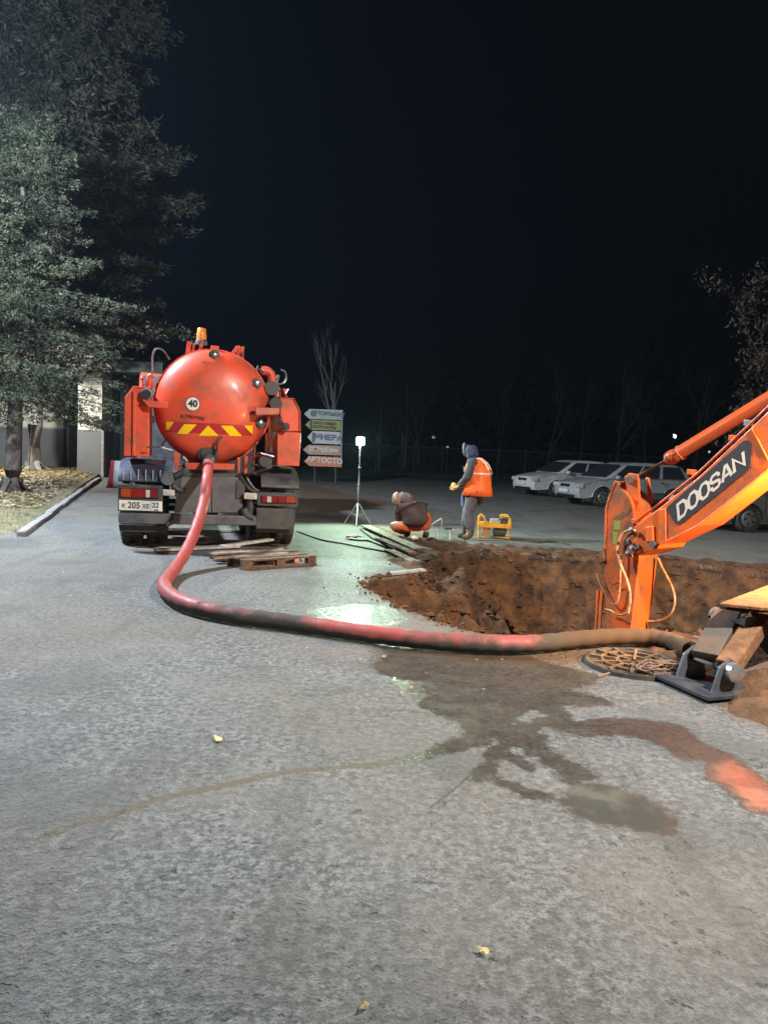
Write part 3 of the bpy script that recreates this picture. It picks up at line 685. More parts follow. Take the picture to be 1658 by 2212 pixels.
Tt(ZT, [(1170,1128),(1250,1128),(1355,1156)], -.03, .014, 'lock_handle', SILV, sp=0, n=8)
Tt(ZT, [(395,830),(398,885)], .1, .03, 'drain_pipe', GREYM, sp=0)
Tt(ZT, [(1180,1180),(1245,1130)], .02, .035, 'handle_bracket', ORANGE, sp=0)
# top rails
for (X1, X2, Y1, Y2) in ((672, 692, 240, 345), (720, 775, 255, 345), (1058, 1078, 275, 375), (1098, 1112, 283, 385)):
    for xx in (X1, X2):
        a_ = T(ZT(xx, Y1), .8); b_ = T(ZT(xx, Y2), .8); b_.z = min(b_.z, a_.z - .2)
        P = [b_, a_, a_ + Vector((0, 1.6, 0)), b_ + Vector((0, 1.6, 0))]
        tb(MB().tube(P, .014, 8), 'top_rail', ORANGE)
q = T(ZT(775, 262), 1.1)
bc = tb(MB().lathe([(.085, 0), (.085, .05), (.065, .07)], 20, q, (0, 0, 1)), 'beacon_base', GREYM, smooth=True)
tb(MB().lathe([(.068, .07), (.072, .12), (.062, .225), (.055, .235)], 20, q, (0, 0, 1)), 'beacon_lens', AMBER, bc, smooth=True)
tb(MB().cyl(q, q - Vector((0, 0, .28)), .03), 'beacon_post', ORANGE, bc, smooth=True)
# cradle
pbox(ZT, [(640,1205),(1042,1212),(1040,1262),(660,1260)], .15, .4, ORANGE, 'tank_cradle')
for pts in ([(556,1120),(605,1125),(600,1262),(565,1258)], [(1064,1160),(1090,1160),(1086,1290),(1066,1286)], [(1118,1150),(1150,1150),(1142,1290),(1116,1290)]):
    pbox(ZT, pts, .2, .1, ORANGE, 'cradle_leg', .006)
Tt(ZT, [(620,1150),(660,1200),(600,1260)], .25, .03, 'steel_stay', GREYM)
# chassis
tb(MB().box((-.42, 3.8, .85), (.12, 7.4, .26)).box((.42, 3.8, .85), (.12, 7.4, .26)).box((0, .5, .85), (.9, .12, .24)), 'chassis_frame', DARK, bevel=.01)
sh = MB().prism(Tpoly(ZT, [(600,1318),(1072,1318),(1112,1602),(560,1602)], .12), (0, .03, 0)); tb(sh, 'spray_plate', MIDG, bevel=.006)
Tt(ZT, [(860,1330),(862,1600)], .11, .006, 'plate_seam', GREYM, sp=0, n=6)
pbox(ZT, [(560,1285),(1070,1290),(1074,1330),(570,1330)], .16, .12, DARK, 'cross_member')
for sg, pts in ((-1, [(112,1372),(470,1388),(470,1600),(112,1590)]), (1, [(1222,1440),(1548,1455),(1545,1560),(1222,1545)])):
    pbox(ZT, pts, .0, .16, DARK, 'lamp_panel', .01)
def lampset(cells, name):
    pr = None
    x0, y0, x1, y1 = cells[0]
    pr = pbox(ZT, [(x0,y0),(x1,y0+6),(x1,y1+6),(x0,y1)], -.02, .04, mat('lamp_housing', (.06, .012, .012), .4), 'tail_lamp', .006)
    for (a1, b1, a2, b2, m_) in cells[1:]:
        pbox(ZT, [(a1,b1),(a2,b1+3),(a2,b2+3),(a1,b2)], -.035, .02, m_, 'lens', .004, parent=pr)
lampset([(128,1402,432,1484),(136,1412,212,1474,ORL),(214,1414,296,1476,REDL),(300,1416,330,1478,REDL),(334,1418,368,1480,CLEARL),(372,1420,424,1480,REDL)], 'l')
lampset([(1254,1462,1536,1526),(1262,1470,1298,1518,REDL),(1300,1471,1336,1519,CLEARL),(1340,1472,1380,1520,REDL),(1384,1473,1448,1521,REDL),(1452,1474,1528,1522,ORL)], 'r')
for pts in ([(470,1416),(566,1422),(564,1468),(470,1464)], [(1118,1444),(1222,1448),(1220,1498),(1118,1492)]):
    w_ = pbox(ZT, pts, -.01, .06, mat('lamp_white', (.55, .56, .54), .3), 'marker_lamp', .008)
    zc_ = [(p[0] * .6 + pts[0][0] * .2 + pts[2][0] * .2, p[1] * .6 + pts[0][1] * .2 + pts[2][1] * .2) for p in pts]
    pbox(ZT, zc_, -.02, .02, CLEARL, 'marker_lens', .003, parent=w_)
# number plate
pl = pbox(ZT, [(121,1500),(466,1512),(466,1592),(121,1580)], -.03, .015, WHITE, 'number_plate', .004)
def plane_text(txt, size, c, yl, m, name, parent, bold=.0, xs=1.0, rot=-.035):
    me = textmesh(txt, size, bold, .0, xs=xs); cc = T(ZT(*c), yl)
    for v in me.vertices:
        v.co = BODY @ Vector((cc.x + v.co.x * math.cos(rot) - v.co.y * math.sin(rot), yl, cc.z + v.co.x * math.sin(rot) + v.co.y * math.cos(rot)))
    return link(name, me, m, parent)
NUMM = mat('plate_ink', (.03, .035, .05), .5)
plane_text('К', .075, (158, 1548), -.034, NUMM, 'plate_characters', pl, .002, rot=0)
plane_text('205', .115, (240, 1545), -.034, NUMM, 'plate_characters', pl, .003, .9, rot=0)
plane_text('ХЕ', .075, (335, 1554), -.034, NUMM, 'plate_characters', pl, .002, rot=0)
plane_text('22', .09, (412, 1545), -.034, NUMM, 'plate_characters', pl, .002, rot=0)
plane_text('RUS', .03, (418, 1582), -.034, NUMM, 'plate_characters', pl, .001, rot=0)
a_, b_ = T(ZT(376, 1510), -.034), T(ZT(376, 1586), -.034); tb(MB().bar(a_, b_, .004, .002, (0, 1, 0)), 'plate_divider', NUMM, pl)
# bumper beam
bu = pbox(ZT, [(116,1600),(1215,1632),(1215,1706),(116,1690)], .02, .12, MIDG, 'rear_bumper', .015)
pbox(ZT, [(1215,1560),(1530,1572),(1512,1740),(1212,1730)], .06, .05, DARK, 'mud_flap', .01)
pbox(ZT, [(118,1696),(486,1704),(484,1762),(128,1755)], .2, .04, RUBBER, 'mud_flap', .006)
pbox(ZT, [(1205,1722),(1510,1732),(1500,1768),(1208,1762)], .2, .04, RUBBER, 'mud_flap', .006)
# bracket clutter under the frame
Tt(ZT, [(575,1610),(560,1660),(500,1700)], .0, .035, 'tow_bracket', DARK); Tt(ZT, [(1110,1560),(1140,1620),(1190,1650)], .05, .05, 'tow_bracket', DARK)
Tt(ZT, [(1075,1290),(1150,1400),(1230,1450)], .1, .022, 'brake_hose', RUBBER); Tt(ZT, [(1130,1310),(1190,1400),(1235,1430)], .1, .016, 'brake_hose', GREYM)
Tt(ZT, [(1160,1440),(1165,1560),(1150,1640)], .12, .05, 'air_tank', DARK, n=14)
q = T(ZT(506, 1332), -.02); pp = tb(MB().lathe([(.05, 0), (.085, 0), (.085, .35), (.05, .35)], 22, q, (0, 1, 0)), 'drain_valve', GREYM, smooth=True)
tb(MB().cyl(q + Vector((0, .01, 0)), q + Vector((0, .03, 0)), .056, n=18), 'valve_mouth', BLACK, pp)
Tt(ZT, [(560,1320),(600,1290),(640,1280)], .05, .04, 'valve_lever', DARK); Tt(ZT, [(540,1380),(600,1420),(650,1430)], .08, .035, 'valve_lever', DARK)
q = T(ZT(1290, 1190), .0); pp = tb(MB().lathe([(.055, 0), (.085, 0), (.085, .3), (.055, .3)], 22, q, (0, 1, 0)), 'drain_valve', DARK, smooth=True)
tb(MB().cyl(q + Vector((0, .01, 0)), q + Vector((0, .03, 0)), .06, n=18), 'valve_mouth', BLACK, pp)
Tt(ZT, [(1180,1290),(1260,1260),(1340,1230)], .2, .03, 'side_pipe', DARK)
# fenders
for sgn, pts in ((-1, [(128,1178),(488,1196),(486,1362),(128,1368)]), (1, [(1246,1240),(1545,1248),(1545,1412),(1240,1410)])):
    A_ = T(ZT(*pts[0]), .3); B_ = T(ZT(*pts[1]), .3); zt = (A_.z + B_.z) / 2; zb = T(ZT(*pts[2]), .05).z
    mb = MB(); n = 9; th_ = .02; sec = []
    for k in range(n + 1):
        an = k / n * R(80); sec.append((.75 - .72 * math.cos(R(90) - an) * 1.0 if False else .06 + .75 * (1 - math.cos(an)), zb + (zt - zb) * math.sin(an) / math.sin(R(80))))
    sec += [(1.7, zt)]
    pts3 = [Vector((A_.x, y, z)) for y, z in sec] + [Vector((A_.x, y + th_ * 1.5, z - th_)) for y, z in reversed(sec)]
    mb.prism(pts3, (B_.x - A_.x, 0, 0)); fo_ = tb(mb, 'fender', DARKB if sgn < 0 else DARK, bevel=.004)
    if sgn < 0:
        for k in range(6):
            xx = A_.x + .07 + (B_.x - A_.x - .12) * k / 5; tb(MB().box((xx, .055, zb + .085), (.012, .02, .15)), 'fender_strip', mat('strip_grey', (.33, .37, .45), .4) if k == 0 else bpy.data.materials['strip_grey'], fo_)  # pale upright strips along the lower part of the fender
# wheels (stand on the ground, not on the leaning body)
def wheel_mesh(r, wd, rim_r):
    mb = MB().lathe([(rim_r, -wd / 2 * .8), (r * .93, -wd / 2), (r, -wd / 2 * .75), (r, -wd * .04), (r - .012, -wd * .03), (r - .012, wd * .03), (r, wd * .04), (r, wd / 2 * .75), (r * .93, wd / 2), (rim_r, wd / 2 * .8)], 40, (0, 0, 0), (1, 0, 0))
    for k in range(36):
        a_ = 6.2832 * k / 36
        for sx2 in (-.3, .3):
            c_ = Vector((sx2 * wd, math.cos(a_) * (r + .003), math.sin(a_) * (r + .003))); mb.box(c_, (wd * .32, .035, .02), Matrix.Rotation(a_ - math.pi / 2, 3, 'X'))
    return mb
wf = None
for (x, y) in ((-1.01, .95), (-.67, .95), (.76, .95), (1.10, .95), (-1.01, 2.3), (-.67, 2.3), (.76, 2.3), (1.10, 2.3), (-.95, 6.4), (1.0, 6.4)):
    if wf is None: wf = wheel_mesh(.5, .29, .28).build('tyre', RUBBER, truck); w0 = MB().lathe([(.28, -.1), (.24, -.09), (.1, -.02), (.1, .02), (.24, .09), (.28, .1)], 24, (0, 0, 0), (1, 0, 0)).build('rim', GREYM, wf, smooth=True); o_ = wf
    else:
        o_ = wf.copy(); col.objects.link(o_); o_.parent = truck; r_ = w0.copy(); col.objects.link(r_); r_.parent = o_
    o_.location = (x, y, .5)
MB().cyl((-1, .95, .5), (1, .95, .5), .07).cyl((-1, 2.3, .5), (1, 2.3, .5), .07).lathe([(.05, -.2), (.2, -.05), (.2, .05), (.05, .2)], 16, (0, .95, .5), (1, 0, 0)).build('rear_axle', DARK, truck, smooth=True)
q = Vector((-.95, .62, .42)); MB().lathe([(.03, 0), (.03, .05)], 12, q, (0, -1, 0)).build('hub_nut', SILV, truck)
# cab
tb(MB().box((0, 5.75, 1.75), (2.3, .3, 2.0)), 'cab_shade_box', DARK, bevel=.03)  # added dark box, stands in for the shade in front of the cab
cb_ = MB().prism([(-1.22, 6.0, .9), (-1.22, 6.0, 2.75), (-1.22, 6.25, 2.85), (-1.22, 7.5, 2.85), (-1.22, 7.95, 2.0), (-1.22, 8.0, .6), (-1.22, 7.1, .6), (-1.22, 6.95, 1.05), (-1.22, 6.0, 1.05)], (2.44, 0, 0))
cabo = tb(cb_, 'cab', ORANGE, bevel=.05)
tb(MB().add([(-1.0, 7.66, 2.65), (1.0, 7.66, 2.65), (1.0, 7.98, 2.02), (-1.0, 7.98, 2.02)], [(0, 1, 2, 3)]), 'windscreen', GLASS, cabo)
for sx2 in (-1, 1):
    tb(MB().box((sx2 * 1.225, 7.0, 2.25), (.02, .8, .65)), 'side_window', GLASS, cabo)
    tb(MB().box((sx2 * 1.4, 7.7, 2.2), (.18, .06, .4)), 'side_mirror', BLACK, cabo, bevel=.02)

# ================================================================== SUCTION HOSE
HW = MTB @ (INL + Vector((0, -.10, -.10)))
hp = [HW]
def at_h(x, y, z): return G(x, y, z)
for (p, Y) in (((448, 1030), 9.32), ((441, 1082), 9.12), ((426, 1135), 8.78), ((404, 1187), 8.35), ((377, 1230), 7.85)): hp.append(PY(*p, Y))
for p in [(354,1262),(372,1288),(415,1308),(500,1328),(600,1341),(700,1355),(800,1369),(900,1381),(1000,1389),(1080,1392),(1160,1390),(1240,1382),(1320,1376),(1400,1377),(1455,1388),(1490,1405)]: hp.append(G(p[0], p[1], .075))
P = cr_spline(hp, 12)
hose = empty('suction_hose', tuple(P[len(P) // 2] * Vector((1, 1, 0)) if False else (P[len(P)//2].x, P[len(P)//2].y, 0)), 0, 'thick red mud-stained suction hose curving from the tanker to the pit', 'hose')
n = 20; Vh = []; 
mbh = MB(); rad = []
for i in range(len(P)): rad.append(.066 + (.0025 * math.sin(i * 1.1)) + (.004 if i < 6 else 0))
mbh.tube(P, rad, n)
m, t, b = newmat('hose_rubber'); N = t.nodes; Lk = t.links
at = N.new('ShaderNodeAttribute'); at.attribute_name = 'dirt'
co = N.new('ShaderNodeTexCoord'); no = N.new('ShaderNodeTexNoise'); no.inputs['Scale'].default_value = 7; no.inputs['Detail'].default_value = 7; no.inputs['Roughness'].default_value = .7
Lk.new(co.outputs['Object'], no.inputs[0])
ad = N.new('ShaderNodeMath'); ad.operation = 'ADD'; Lk.new(at.outputs['Fac'], ad.inputs[0]); Lk.new(no.outputs['Fac'], ad.inputs[1])
mr = N.new('ShaderNodeMapRange'); mr.inputs[1].default_value = .78; mr.inputs[2].default_value = 1.08; Lk.new(ad.outputs[0], mr.inputs[0])
a2 = N.new('ShaderNodeAttribute'); a2.attribute_name = 'mud'
m0 = N.new('ShaderNodeMix'); m0.data_type = 'RGBA'; m0.inputs[6].default_value = (.075, .07, .062, 1); m0.inputs[7].default_value = (.105, .062, .033, 1); Lk.new(a2.outputs['Fac'], m0.inputs[0])
n3 = N.new('ShaderNodeTexNoise'); n3.inputs['Scale'].default_value = 3; Lk.new(co.outputs['Object'], n3.inputs[0])
m1 = N.new('ShaderNodeMix'); m1.data_type = 'RGBA'; m1.inputs[6].default_value = (.40, .042, .042, 1); m1.inputs[7].default_value = (.40, .13, .11, 1); Lk.new(n3.outputs['Fac'], m1.inputs[0])
m2 = N.new('ShaderNodeMix'); m2.data_type = 'RGBA'; Lk.new(mr.outputs[0], m2.inputs[0]); Lk.new(m1.outputs[2], m2.inputs[6]); Lk.new(m0.outputs[2], m2.inputs[7])
Lk.new(m2.outputs[2], b.inputs['Base Color'])
mr2 = N.new('ShaderNodeMapRange'); mr2.inputs[3].default_value = .52; mr2.inputs[4].default_value = .9; Lk.new(mr.outputs[0], mr2.inputs[0]); Lk.new(mr2.outputs[0], b.inputs['Roughness'])
bp = N.new('ShaderNodeBump'); bp.inputs['Strength'].default_value = .35; bp.inputs['Distance'].default_value = .01; Lk.new(no.outputs['Fac'], bp.inputs['Height']); Lk.new(bp.outputs[0], b.inputs['Normal'])
HOSEM = m
ho = mbh.build('hose_tube', HOSEM, hose, world=True, smooth=True)
dv = []; mv = []
keyx = [(0, 0.05), (6, 0.05), (8, .25), (9.5, .52), (10.4, .62), (11, .12), (12.5, .12), (13.5, .40), (14.5, .38), (15.5, .3), (16.3, .62), (18, .8), (22, .9)]
for i in range(len(P)):
    s_ = i / 12.0; dd = float(np.interp(s_, [k[0] for k in keyx], [k[1] for k in keyx])); mm = float(np.interp(s_, [15.5, 17.5], [0, 1]))
    for k in range(n):
        z = mbh.v[i * n + k].z - P[i].z
        low = np.clip(-z / .066 * .5 + .05, -.1, .5) if s_ > 5.5 else 0
        dv.append(dd + low * 1.3 + .18); mv.append(mm)
for nm, arr in (('dirt', dv), ('mud', mv)):
    at = ho.data.attributes.new(nm, 'FLOAT', 'POINT'); at.data.foreach_set('value', np.array(arr, np.float32))
# clamp on hose
MB().tube(P[0:4], .078, 16).build('hose_clamp', SILV, hose, world=True, smooth=True)
# ================================================================== EXCAVATOR
A0 = Vector((2.35, 6.9, 0)); dB = Vector((.6, -.8, 0)); nA = Vector((.8, .6, 0)); ZU = Vector((0, 0, 1))
exc = empty('excavator', (4.8, 3.6, 0), 0, 'orange excavator with its muddy stick lowered into the pit', 'excavator')
def PB(z, p, off=0.0): return PLN(*z(*p), A0 + nA * off, nA)
def sz(s, z, off=0.0): return A0 + dB * s + ZU * z + nA * off
def eb(mb, name, m, parent=None, **k): 
    if parent is None: return mb.build(name, m, exc, world=True, **k)
    # sub-part: parent's own transform is identity under the excavator empty
    vs = [rootmat(exc).inverted() @ p for p in mb.v]; mb.v = vs; return mb.build(name, m, parent, **k)
BW = .42
def toS(p): d = p - A0; return d.dot(dB), p.z
low = [(430,1545),(622,1480),(645,1435),(1000,1262),(1320,1010),(1658,740)]
topl = [(1658,178),(1500,330),(1000,800),(640,1085),(392,1272),(372,1470)]
lowP = [PB(ZB, p) for p in low]; topP = [PB(ZB, p) for p in topl]
s1, z1 = toS(lowP[-1]); s2, z2 = toS(topP[0])
ext = [sz(s1 + 1.0, z1 + .78), sz(s1 + 1.9, z1 + 1.0), sz(s1 + 2.9, z1 + .55), sz(s1 + 3.7, z1 - .1), sz(s1 + 3.9, z1 + .2), sz(s1 + 3.1, z1 + 1.15), sz(s1 + 2.0, z1 + 1.75), sz(s2 + .9, z2 + .85)]
boom = eb(MB().prism(lowP + ext + topP, nA * BW), 'boom', BOOMO, bevel=.012)
# lips along the lower edge, ribs, seam
eb(MB().tube([p - nA * .003 for p in lowP[2:]], .010, 6), 'boom_lip', BOOMO, boom)
eb(MB().tube([PB(ZB, (1500, 345), -.004), PB(ZB, (1560, 450), -.004), PB(ZB, (1655, 640), -.004)], .008, 6), 'weld_seam', BOOMO, boom)
eb(MB().prism([PB(ZB, p, -.014) for p in [(622,1112),(690,1100),(692,1405),(630,1432)]], nA * .02), 'side_rib', BOOMO, boom, bevel=.004)
eb(MB().prism([PB(ZB, p, -.018) for p in [(500,1278),(570,1262),(574,1405),(502,1418)]], nA * .02), 'pin_plate', mat('bright_orange', (.9, .17, .03), .4), boom, bevel=.004)
for p in ((395, 1470), (560, 1440)):
    q = PB(ZB, p, -.03); eb(MB().cyl(q, q + nA * (BW + .06), .035, n=16), 'boom_pin', GREYM, boom, smooth=True)
dec = eb(MB().prism([PB(ZB, p, -.006) for p in [(695,1112),(712,1080),(1425,462),(1462,452),(1488,480),(1496,560),(1495,680),(1478,715),(1430,765),(850,1235),(815,1250),(780,1240)]], nA * .004), 'name_decal', DECAL, boom)
# lettering laid on the decal
def quadtext(txt, quad, off, m, name, parent, z, bold):
    me = textmesh(txt, 1.0, bold, 0.0, spacing=1.02)
    xs_ = [v.co.x for v in me.vertices]; ys_ = [v.co.y for v in me.vertices]; x0, x1, y0, y1 = min(xs_), max(xs_), min(ys_), max(ys_)
    bl, br, tr2, tl2 = [PB(z, p, off) for p in quad]; inv = rootmat(exc).inverted()
    for v in me.vertices:
        u = (v.co.x - x0) / (x1 - x0); w2 = (v.co.y - y0) / (y1 - y0)
        v.co = inv @ (bl.lerp(br, u)).lerp(tl2.lerp(tr2, u), w2)
    return link(name, me, m, parent)
LET = {'D': [[(0,0),(0,1),(.68,1),(1,.74),(1,.26),(.68,0),(0,0)]], 'O': [[(.28,0),(0,.24),(0,.76),(.28,1),(.72,1),(1,.76),(1,.24),(.72,0),(.28,0)]],
       'S': [[(1,.70),(1,.84),(.78,1),(.22,1),(0,.84),(0,.66),(.2,.54),(.8,.46),(1,.34),(1,.16),(.78,0),(.22,0),(0,.16),(0,.30)]],
       'A': [[(0,0),(.40,1),(.60,1),(1,0)], [(.17,.30),(.83,.30)]], 'N': [[(0,0),(0,1),(1,0),(1,1)]]}
def block_letter(ch, bl, br, tr2, tl2, x0, x1, parent):
    hx, hy = .155, .105; mb = MB()
    def mp(x, y):
        x = .12 + .76 * x; y = .10 + .80 * y; u = x0 + (x1 - x0) * x; return (bl.lerp(br, u)).lerp(tl2.lerp(tr2, u), y)
    for path in LET[ch]:
        n_ = len(path); closed = path[0] == path[-1]; pts = path[:-1] if closed else path; n_ = len(pts); L_i, R_i = [], []
        for i in range(n_):
            p = np.array(pts[i]); a_ = np.array(pts[i - 1]) if (i > 0 or closed) else None; b_ = np.array(pts[(i + 1) % n_]) if (i < n_ - 1 or closed) else None
            ds = []
            if a_ is not None: ds.append((p - a_) / np.linalg.norm(p - a_))
            if b_ is not None: ds.append((b_ - p) / np.linalg.norm(b_ - p))
            t_ = sum(ds); t_ = t_ / np.linalg.norm(t_); nn = np.array([-t_[1], t_[0]]); c_ = max(.5, float(np.dot(t_, ds[0]))); nn = nn / c_
            L_i.append(p + nn * (hx, hy)); R_i.append(p - nn * (hx, hy))
        m_ = n_ if closed else n_ - 1
        for i in range(m_):
            j = (i + 1) % n_; mb.add([mp(*L_i[i]), mp(*L_i[j]), mp(*R_i[j]), mp(*R_i[i])], [(0, 1, 2, 3)])
    inv = rootmat(exc).inverted(); mb.v = [inv @ p for p in mb.v]; return mb.build('decal_letter', DECALW, parent)
bl_, br_, tr_2, tl_2 = [PB(ZB, p, -.0085) for p in [(806,1226),(1450,690),(1430,540),(790,1058)]]
xs0 = [0, .165, .335, .505, .655, .825, 1.0]
for i, ch in enumerate('DOOSAN'): block_letter(ch, bl_, br_, tr_2, tl_2, xs0[i], xs0[i + 1], dec)
# pipes with clamps along the boom back
for k, (o1, dz_) in enumerate(((.03, 0), (.085, -.004), (.14, 0))):
    P = [PB(ZB, p, o1) + ZU * (.028 + dz_) for p in [(398,1262),(640,1076),(1000,790),(1500,320),(1658,168)]]
    P += [P[-1] + (dB * 1.0 + ZU * .85)]
    eb(MB().tube(P, .011, 8), 'oil_pipe', BOOMO, boom, smooth=True)
for p in ((410, 1250), (935, 790), (1330, 470), (1475, 330)):
    q = PB(ZB, p, .085) + ZU * .03; eb(MB().box(q, (.09, .05, .05), Matrix.Rotation(R(37), 3, 'Z')), 'pipe_clamp', SILV if p[0] > 1400 else BOOMO, boom, bevel=.006)
# arm cylinder
ca = [PB(ZB, (735, 628), .21), PB(ZB, (1658, 70), .21)]; cdir = (ca[1] - ca[0]).normalized()
cyl = eb(MB().lathe([(.03, -.05), (.062, -.02), (.068, 0), (.068, .05), (.060, .06), (.060, 3.1), (.03, 3.15)], 24, ca[0], cdir), 'arm_cylinder', mat('cylinder_orange', (.46, .085, .022), .38, c2=(.3, .07, .03), scale=6), smooth=True)
q = PB(ZB, (835, 575), .21); eb(MB().lathe([(.060, -.008), (.072, -.006), (.072, .006), (.060, .008)], 24, q, cdir), 'cylinder_band', BOOMO, cyl, smooth=True)
rod0 = PB(ZB, (400, 815), .21); eb(MB().cyl(rod0, ca[0], .024, n=14), 'cylinder_rod', mat('dull_rod', (.30, .15, .08), .4, metal=.6), cyl, smooth=True)
# stick
SW = .30; so = .06
sp_ = [(ZB, (218, 838)), (ZB, (160, 985)), (ZB, (127, 1105)), (ZB, (114, 1480)), (ZS, (498, 1480))]
L_ = [PB(z, p, so) for z, p in sp_]; Rr = [PB(z, p, so) for z, p in [(ZS, (815, 1500)), (ZS, (940, 500)), (ZB, (396, 1260)), (ZB, (384, 1080)), (ZB, (345, 985))]]
sL, zL = toS(L_[-1]); sR, zR = toS(Rr[0])
bot = [sz(sL + .06, -.9, so), sz(sL + .12, -1.25, so), sz(sR - .12, -1.25, so), sz(sR - .08, -.9, so)]
stick = eb(MB().prism(L_ + bot + Rr, nA * SW), 'stick', STICKO, bevel=.01)
eb(MB().tube([PB(ZB, p, so - .004) for p in [(220, 842), (162, 985), (130, 1105), (120, 1480)]], .009, 6), 'stick_lip', BOOMO, stick)
eb(MB().tube([PB(ZB, p, so - .004) for p in [(345, 985), (384, 1080), (394, 1200)]], .009, 6), 'stick_lip', BOOMO, stick)
for pts in ([(300,800),(345,765),(425,778),(436,850),(440,1045),(395,1190),(385,1060),(330,955)],):
    for o1 in (.10, .28): eb(MB().prism([PB(ZB, p, o1) for p in pts], nA * .03), 'cylinder_lug', BOOMO, stick, bevel=.006)
eb(MB().prism([PB(ZB, p, .36) for p in [(498,812),(525,805),(560,1050),(536,1062)]], nA * .03), 'cylinder_lug', BOOMO, stick, bevel=.004)
eb(MB().cyl(PB(ZB, (350, 830), .06), PB(ZB, (350, 830), .40), .035, n=16), 'lug_pin', GREYM, stick, smooth=True)
GLAB = mat('olive_label', (.30, .32, .05), .6)
for r_ in ([(200,1216),(266,1214),(264,1300),(200,1302)], [(192,1322),(246,1320),(222,1440),(192,1440)]):
    eb(MB().prism([PB(ZB, p, so - .003) for p in r_], nA * .002), 'warning_label', GLAB, stick)
eb(MB().prism([PB(ZB, p, so - .0025) for p in [(200,1180),(375,1085),(385,1110),(300,1190),(205,1225)]], nA * .002), 'mud_smear', MUD, stick)
eb(MB().prism([PB(ZB, p, so - .02) for p in [(60,1540),(100,1480),(110,1600),(70,1620)]], nA * .08), 'linkage_block', MUD, stick, bevel=.005)
# bucket cylinder on the front of the stick and bucket in the pit
for (xa, o1, r1) in ((395, .12, .022), (445, .20, .03)):
    eb(MB().cyl(PB(ZS, (xa, 930), o1), PB(ZS, (xa, 930), o1) - ZU * 1.0, r1, n=12), 'bucket_cylinder', STICKO, stick, smooth=True)
bk = [sz(sL - .25, -1.15, -.2), sz(sR + .1, -1.1, -.2), sz(sR + .25, -1.5, -.2), sz(sR - .1, -1.72, -.2), sz(sL - .3, -1.6, -.2)]
bu_ = eb(MB().prism(bk, nA * .8), 'bucket', MUD, bevel=.02)
for k in range(5): eb(MB().prism([sz(sL - .24, -1.16, -.18 + k * .18), sz(sL - .44, -1.30, -.16 + k * .18), sz(sL - .27, -1.34, -.18 + k * .18)], nA * .06), 'bucket_tooth', GREYM, bu_)
# hydraulic hoses on the stick
def hz_(pts, off, r, z=ZS, m=SAND): return eb(MB().tube(cr_spline([PB(z, p, off if not hasattr(off, '__len__') else off[i]) for i, p in enumerate(pts)], 8), r, 8), 'hydraulic_hose', m, smooth=True)
hz_([(880,140),(780,150),(690,215),(650,330),(652,470),(705,630),(775,800),(812,960),(812,1100),(790,1230)], -.03, .0125)
hz_([(900,170),(810,200),(750,300),(760,420),(800,480)], -.01, .012, m=RUBBER)
hz_([(800,300),(740,380),(770,460),(850,470)], .0, .016, m=MUD)
hz_([(700,430),(688,700),(680,900),(655,1060),(600,1120),(535,1060),(460,920),(410,820),(370,705)], .02, .008)
hz_([(485,1180),(560,1198),(650,1250),(735,1250),(800,1210)], .0, .009)
hz_([(1180,500),(1225,610),(1300,750),(1370,900),(1402,1050),(1375,1190),(1290,1290),(1190,1335),(1050,1345)], .30, .0125)
hz_([(540,820),(600,850),(660,830)], .02, .006, m=RUBBER)
for p in ((860, 160), (830, 300), (870, 400), (820, 470)):
    q = PB(ZS, p, -.02); eb(MB().cyl(q, q + Vector((-.04, -.02, .03)), .02, n=8), 'hose_fitting', GREYM, smooth=True)
# outrigger
oa, ob = G(1416, 1470), G(1530, 1521); od = (ob - oa); od.z = 0; on_ = Vector((-od.y, od.x, 0)).normalized()
if on_.dot(nA) < 0: on_ = -on_
pad = eb(MB().box((oa + ob) / 2 + on_ * .19 + ZU * .03, (od.length, .40, .028), Matrix.Rotation(math.atan2(od.y, od.x), 3, 'Z')), 'outrigger_pad', DARK, bevel=.006)
pc = (oa + ob) / 2 + on_ * .19; dn = od.normalized()
for sg in (-1, 1):
    c_ = pc + dn * (.155 * sg)
    eb(MB().prism([c_ - on_ * .10 + ZU * .04 - dn * .012, c_ + on_ * .14 + ZU * .04 - dn * .012, c_ + on_ * .10 + ZU * .20 - dn * .012, c_ + on_ * .03 + ZU * .25 - dn * .012, c_ - on_ * .05 + ZU * .20 - dn * .012], dn * .024), 'clevis_plate', GREYM, pad, bevel=.004)
eb(MB().lathe([(.02, 0), (.06, 0), (.06, .05), (.03, .06)], 18, pc + on_ * .03 + ZU * .17 + dn * .165, dn), 'clevis_pin', SILV, pad, smooth=True)
eb(MB().cyl(pc + on_ * .03 + ZU * .17 - dn * .18, pc + on_ * .03 + ZU * .17 + dn * .17, .04, n=16), 'clevis_pin', DARK, pad, smooth=True)
e0 = pc + on_ * .03 + ZU * .17; ea = Vector((2.62, 5.32, .60))
eb(MB().bar(e0 - dn * .05 + ZU * .03, PY(1572, 1326, 5.12), .17, .07), 'outrigger_leg', mat('leg_steel', (.11, .095, .08), .55, c2=(.2, .12, .07), scale=5, amt=.5, bump=.2), bevel=.008)
eb(MB().bar(e0 + dn * .13 + ZU * .0, PY(1640, 1340, 5.05), .13, .12), 'outrigger_leg', MUD, bevel=.012)
q = PY(1566, 1335, 5.1); eb(MB().cyl(q - dn * .10, q + dn * .22, .06, n=16), 'outrigger_hinge', DARK, smooth=True)
q = PY(1640, 1345, 5.03); eb(MB().cyl(q - dn * .08, q + dn * .10, .065, n=16), 'outrigger_hinge', MUD, smooth=True)
eb(MB().prism([G(1552, 1303, .53), G(1662, 1262, .53), G(1760, 1230, .53), G(1800, 1318, .53), G(1640, 1312, .53)], ZU * -.022), 'step_plate', MUD, bevel=.004)
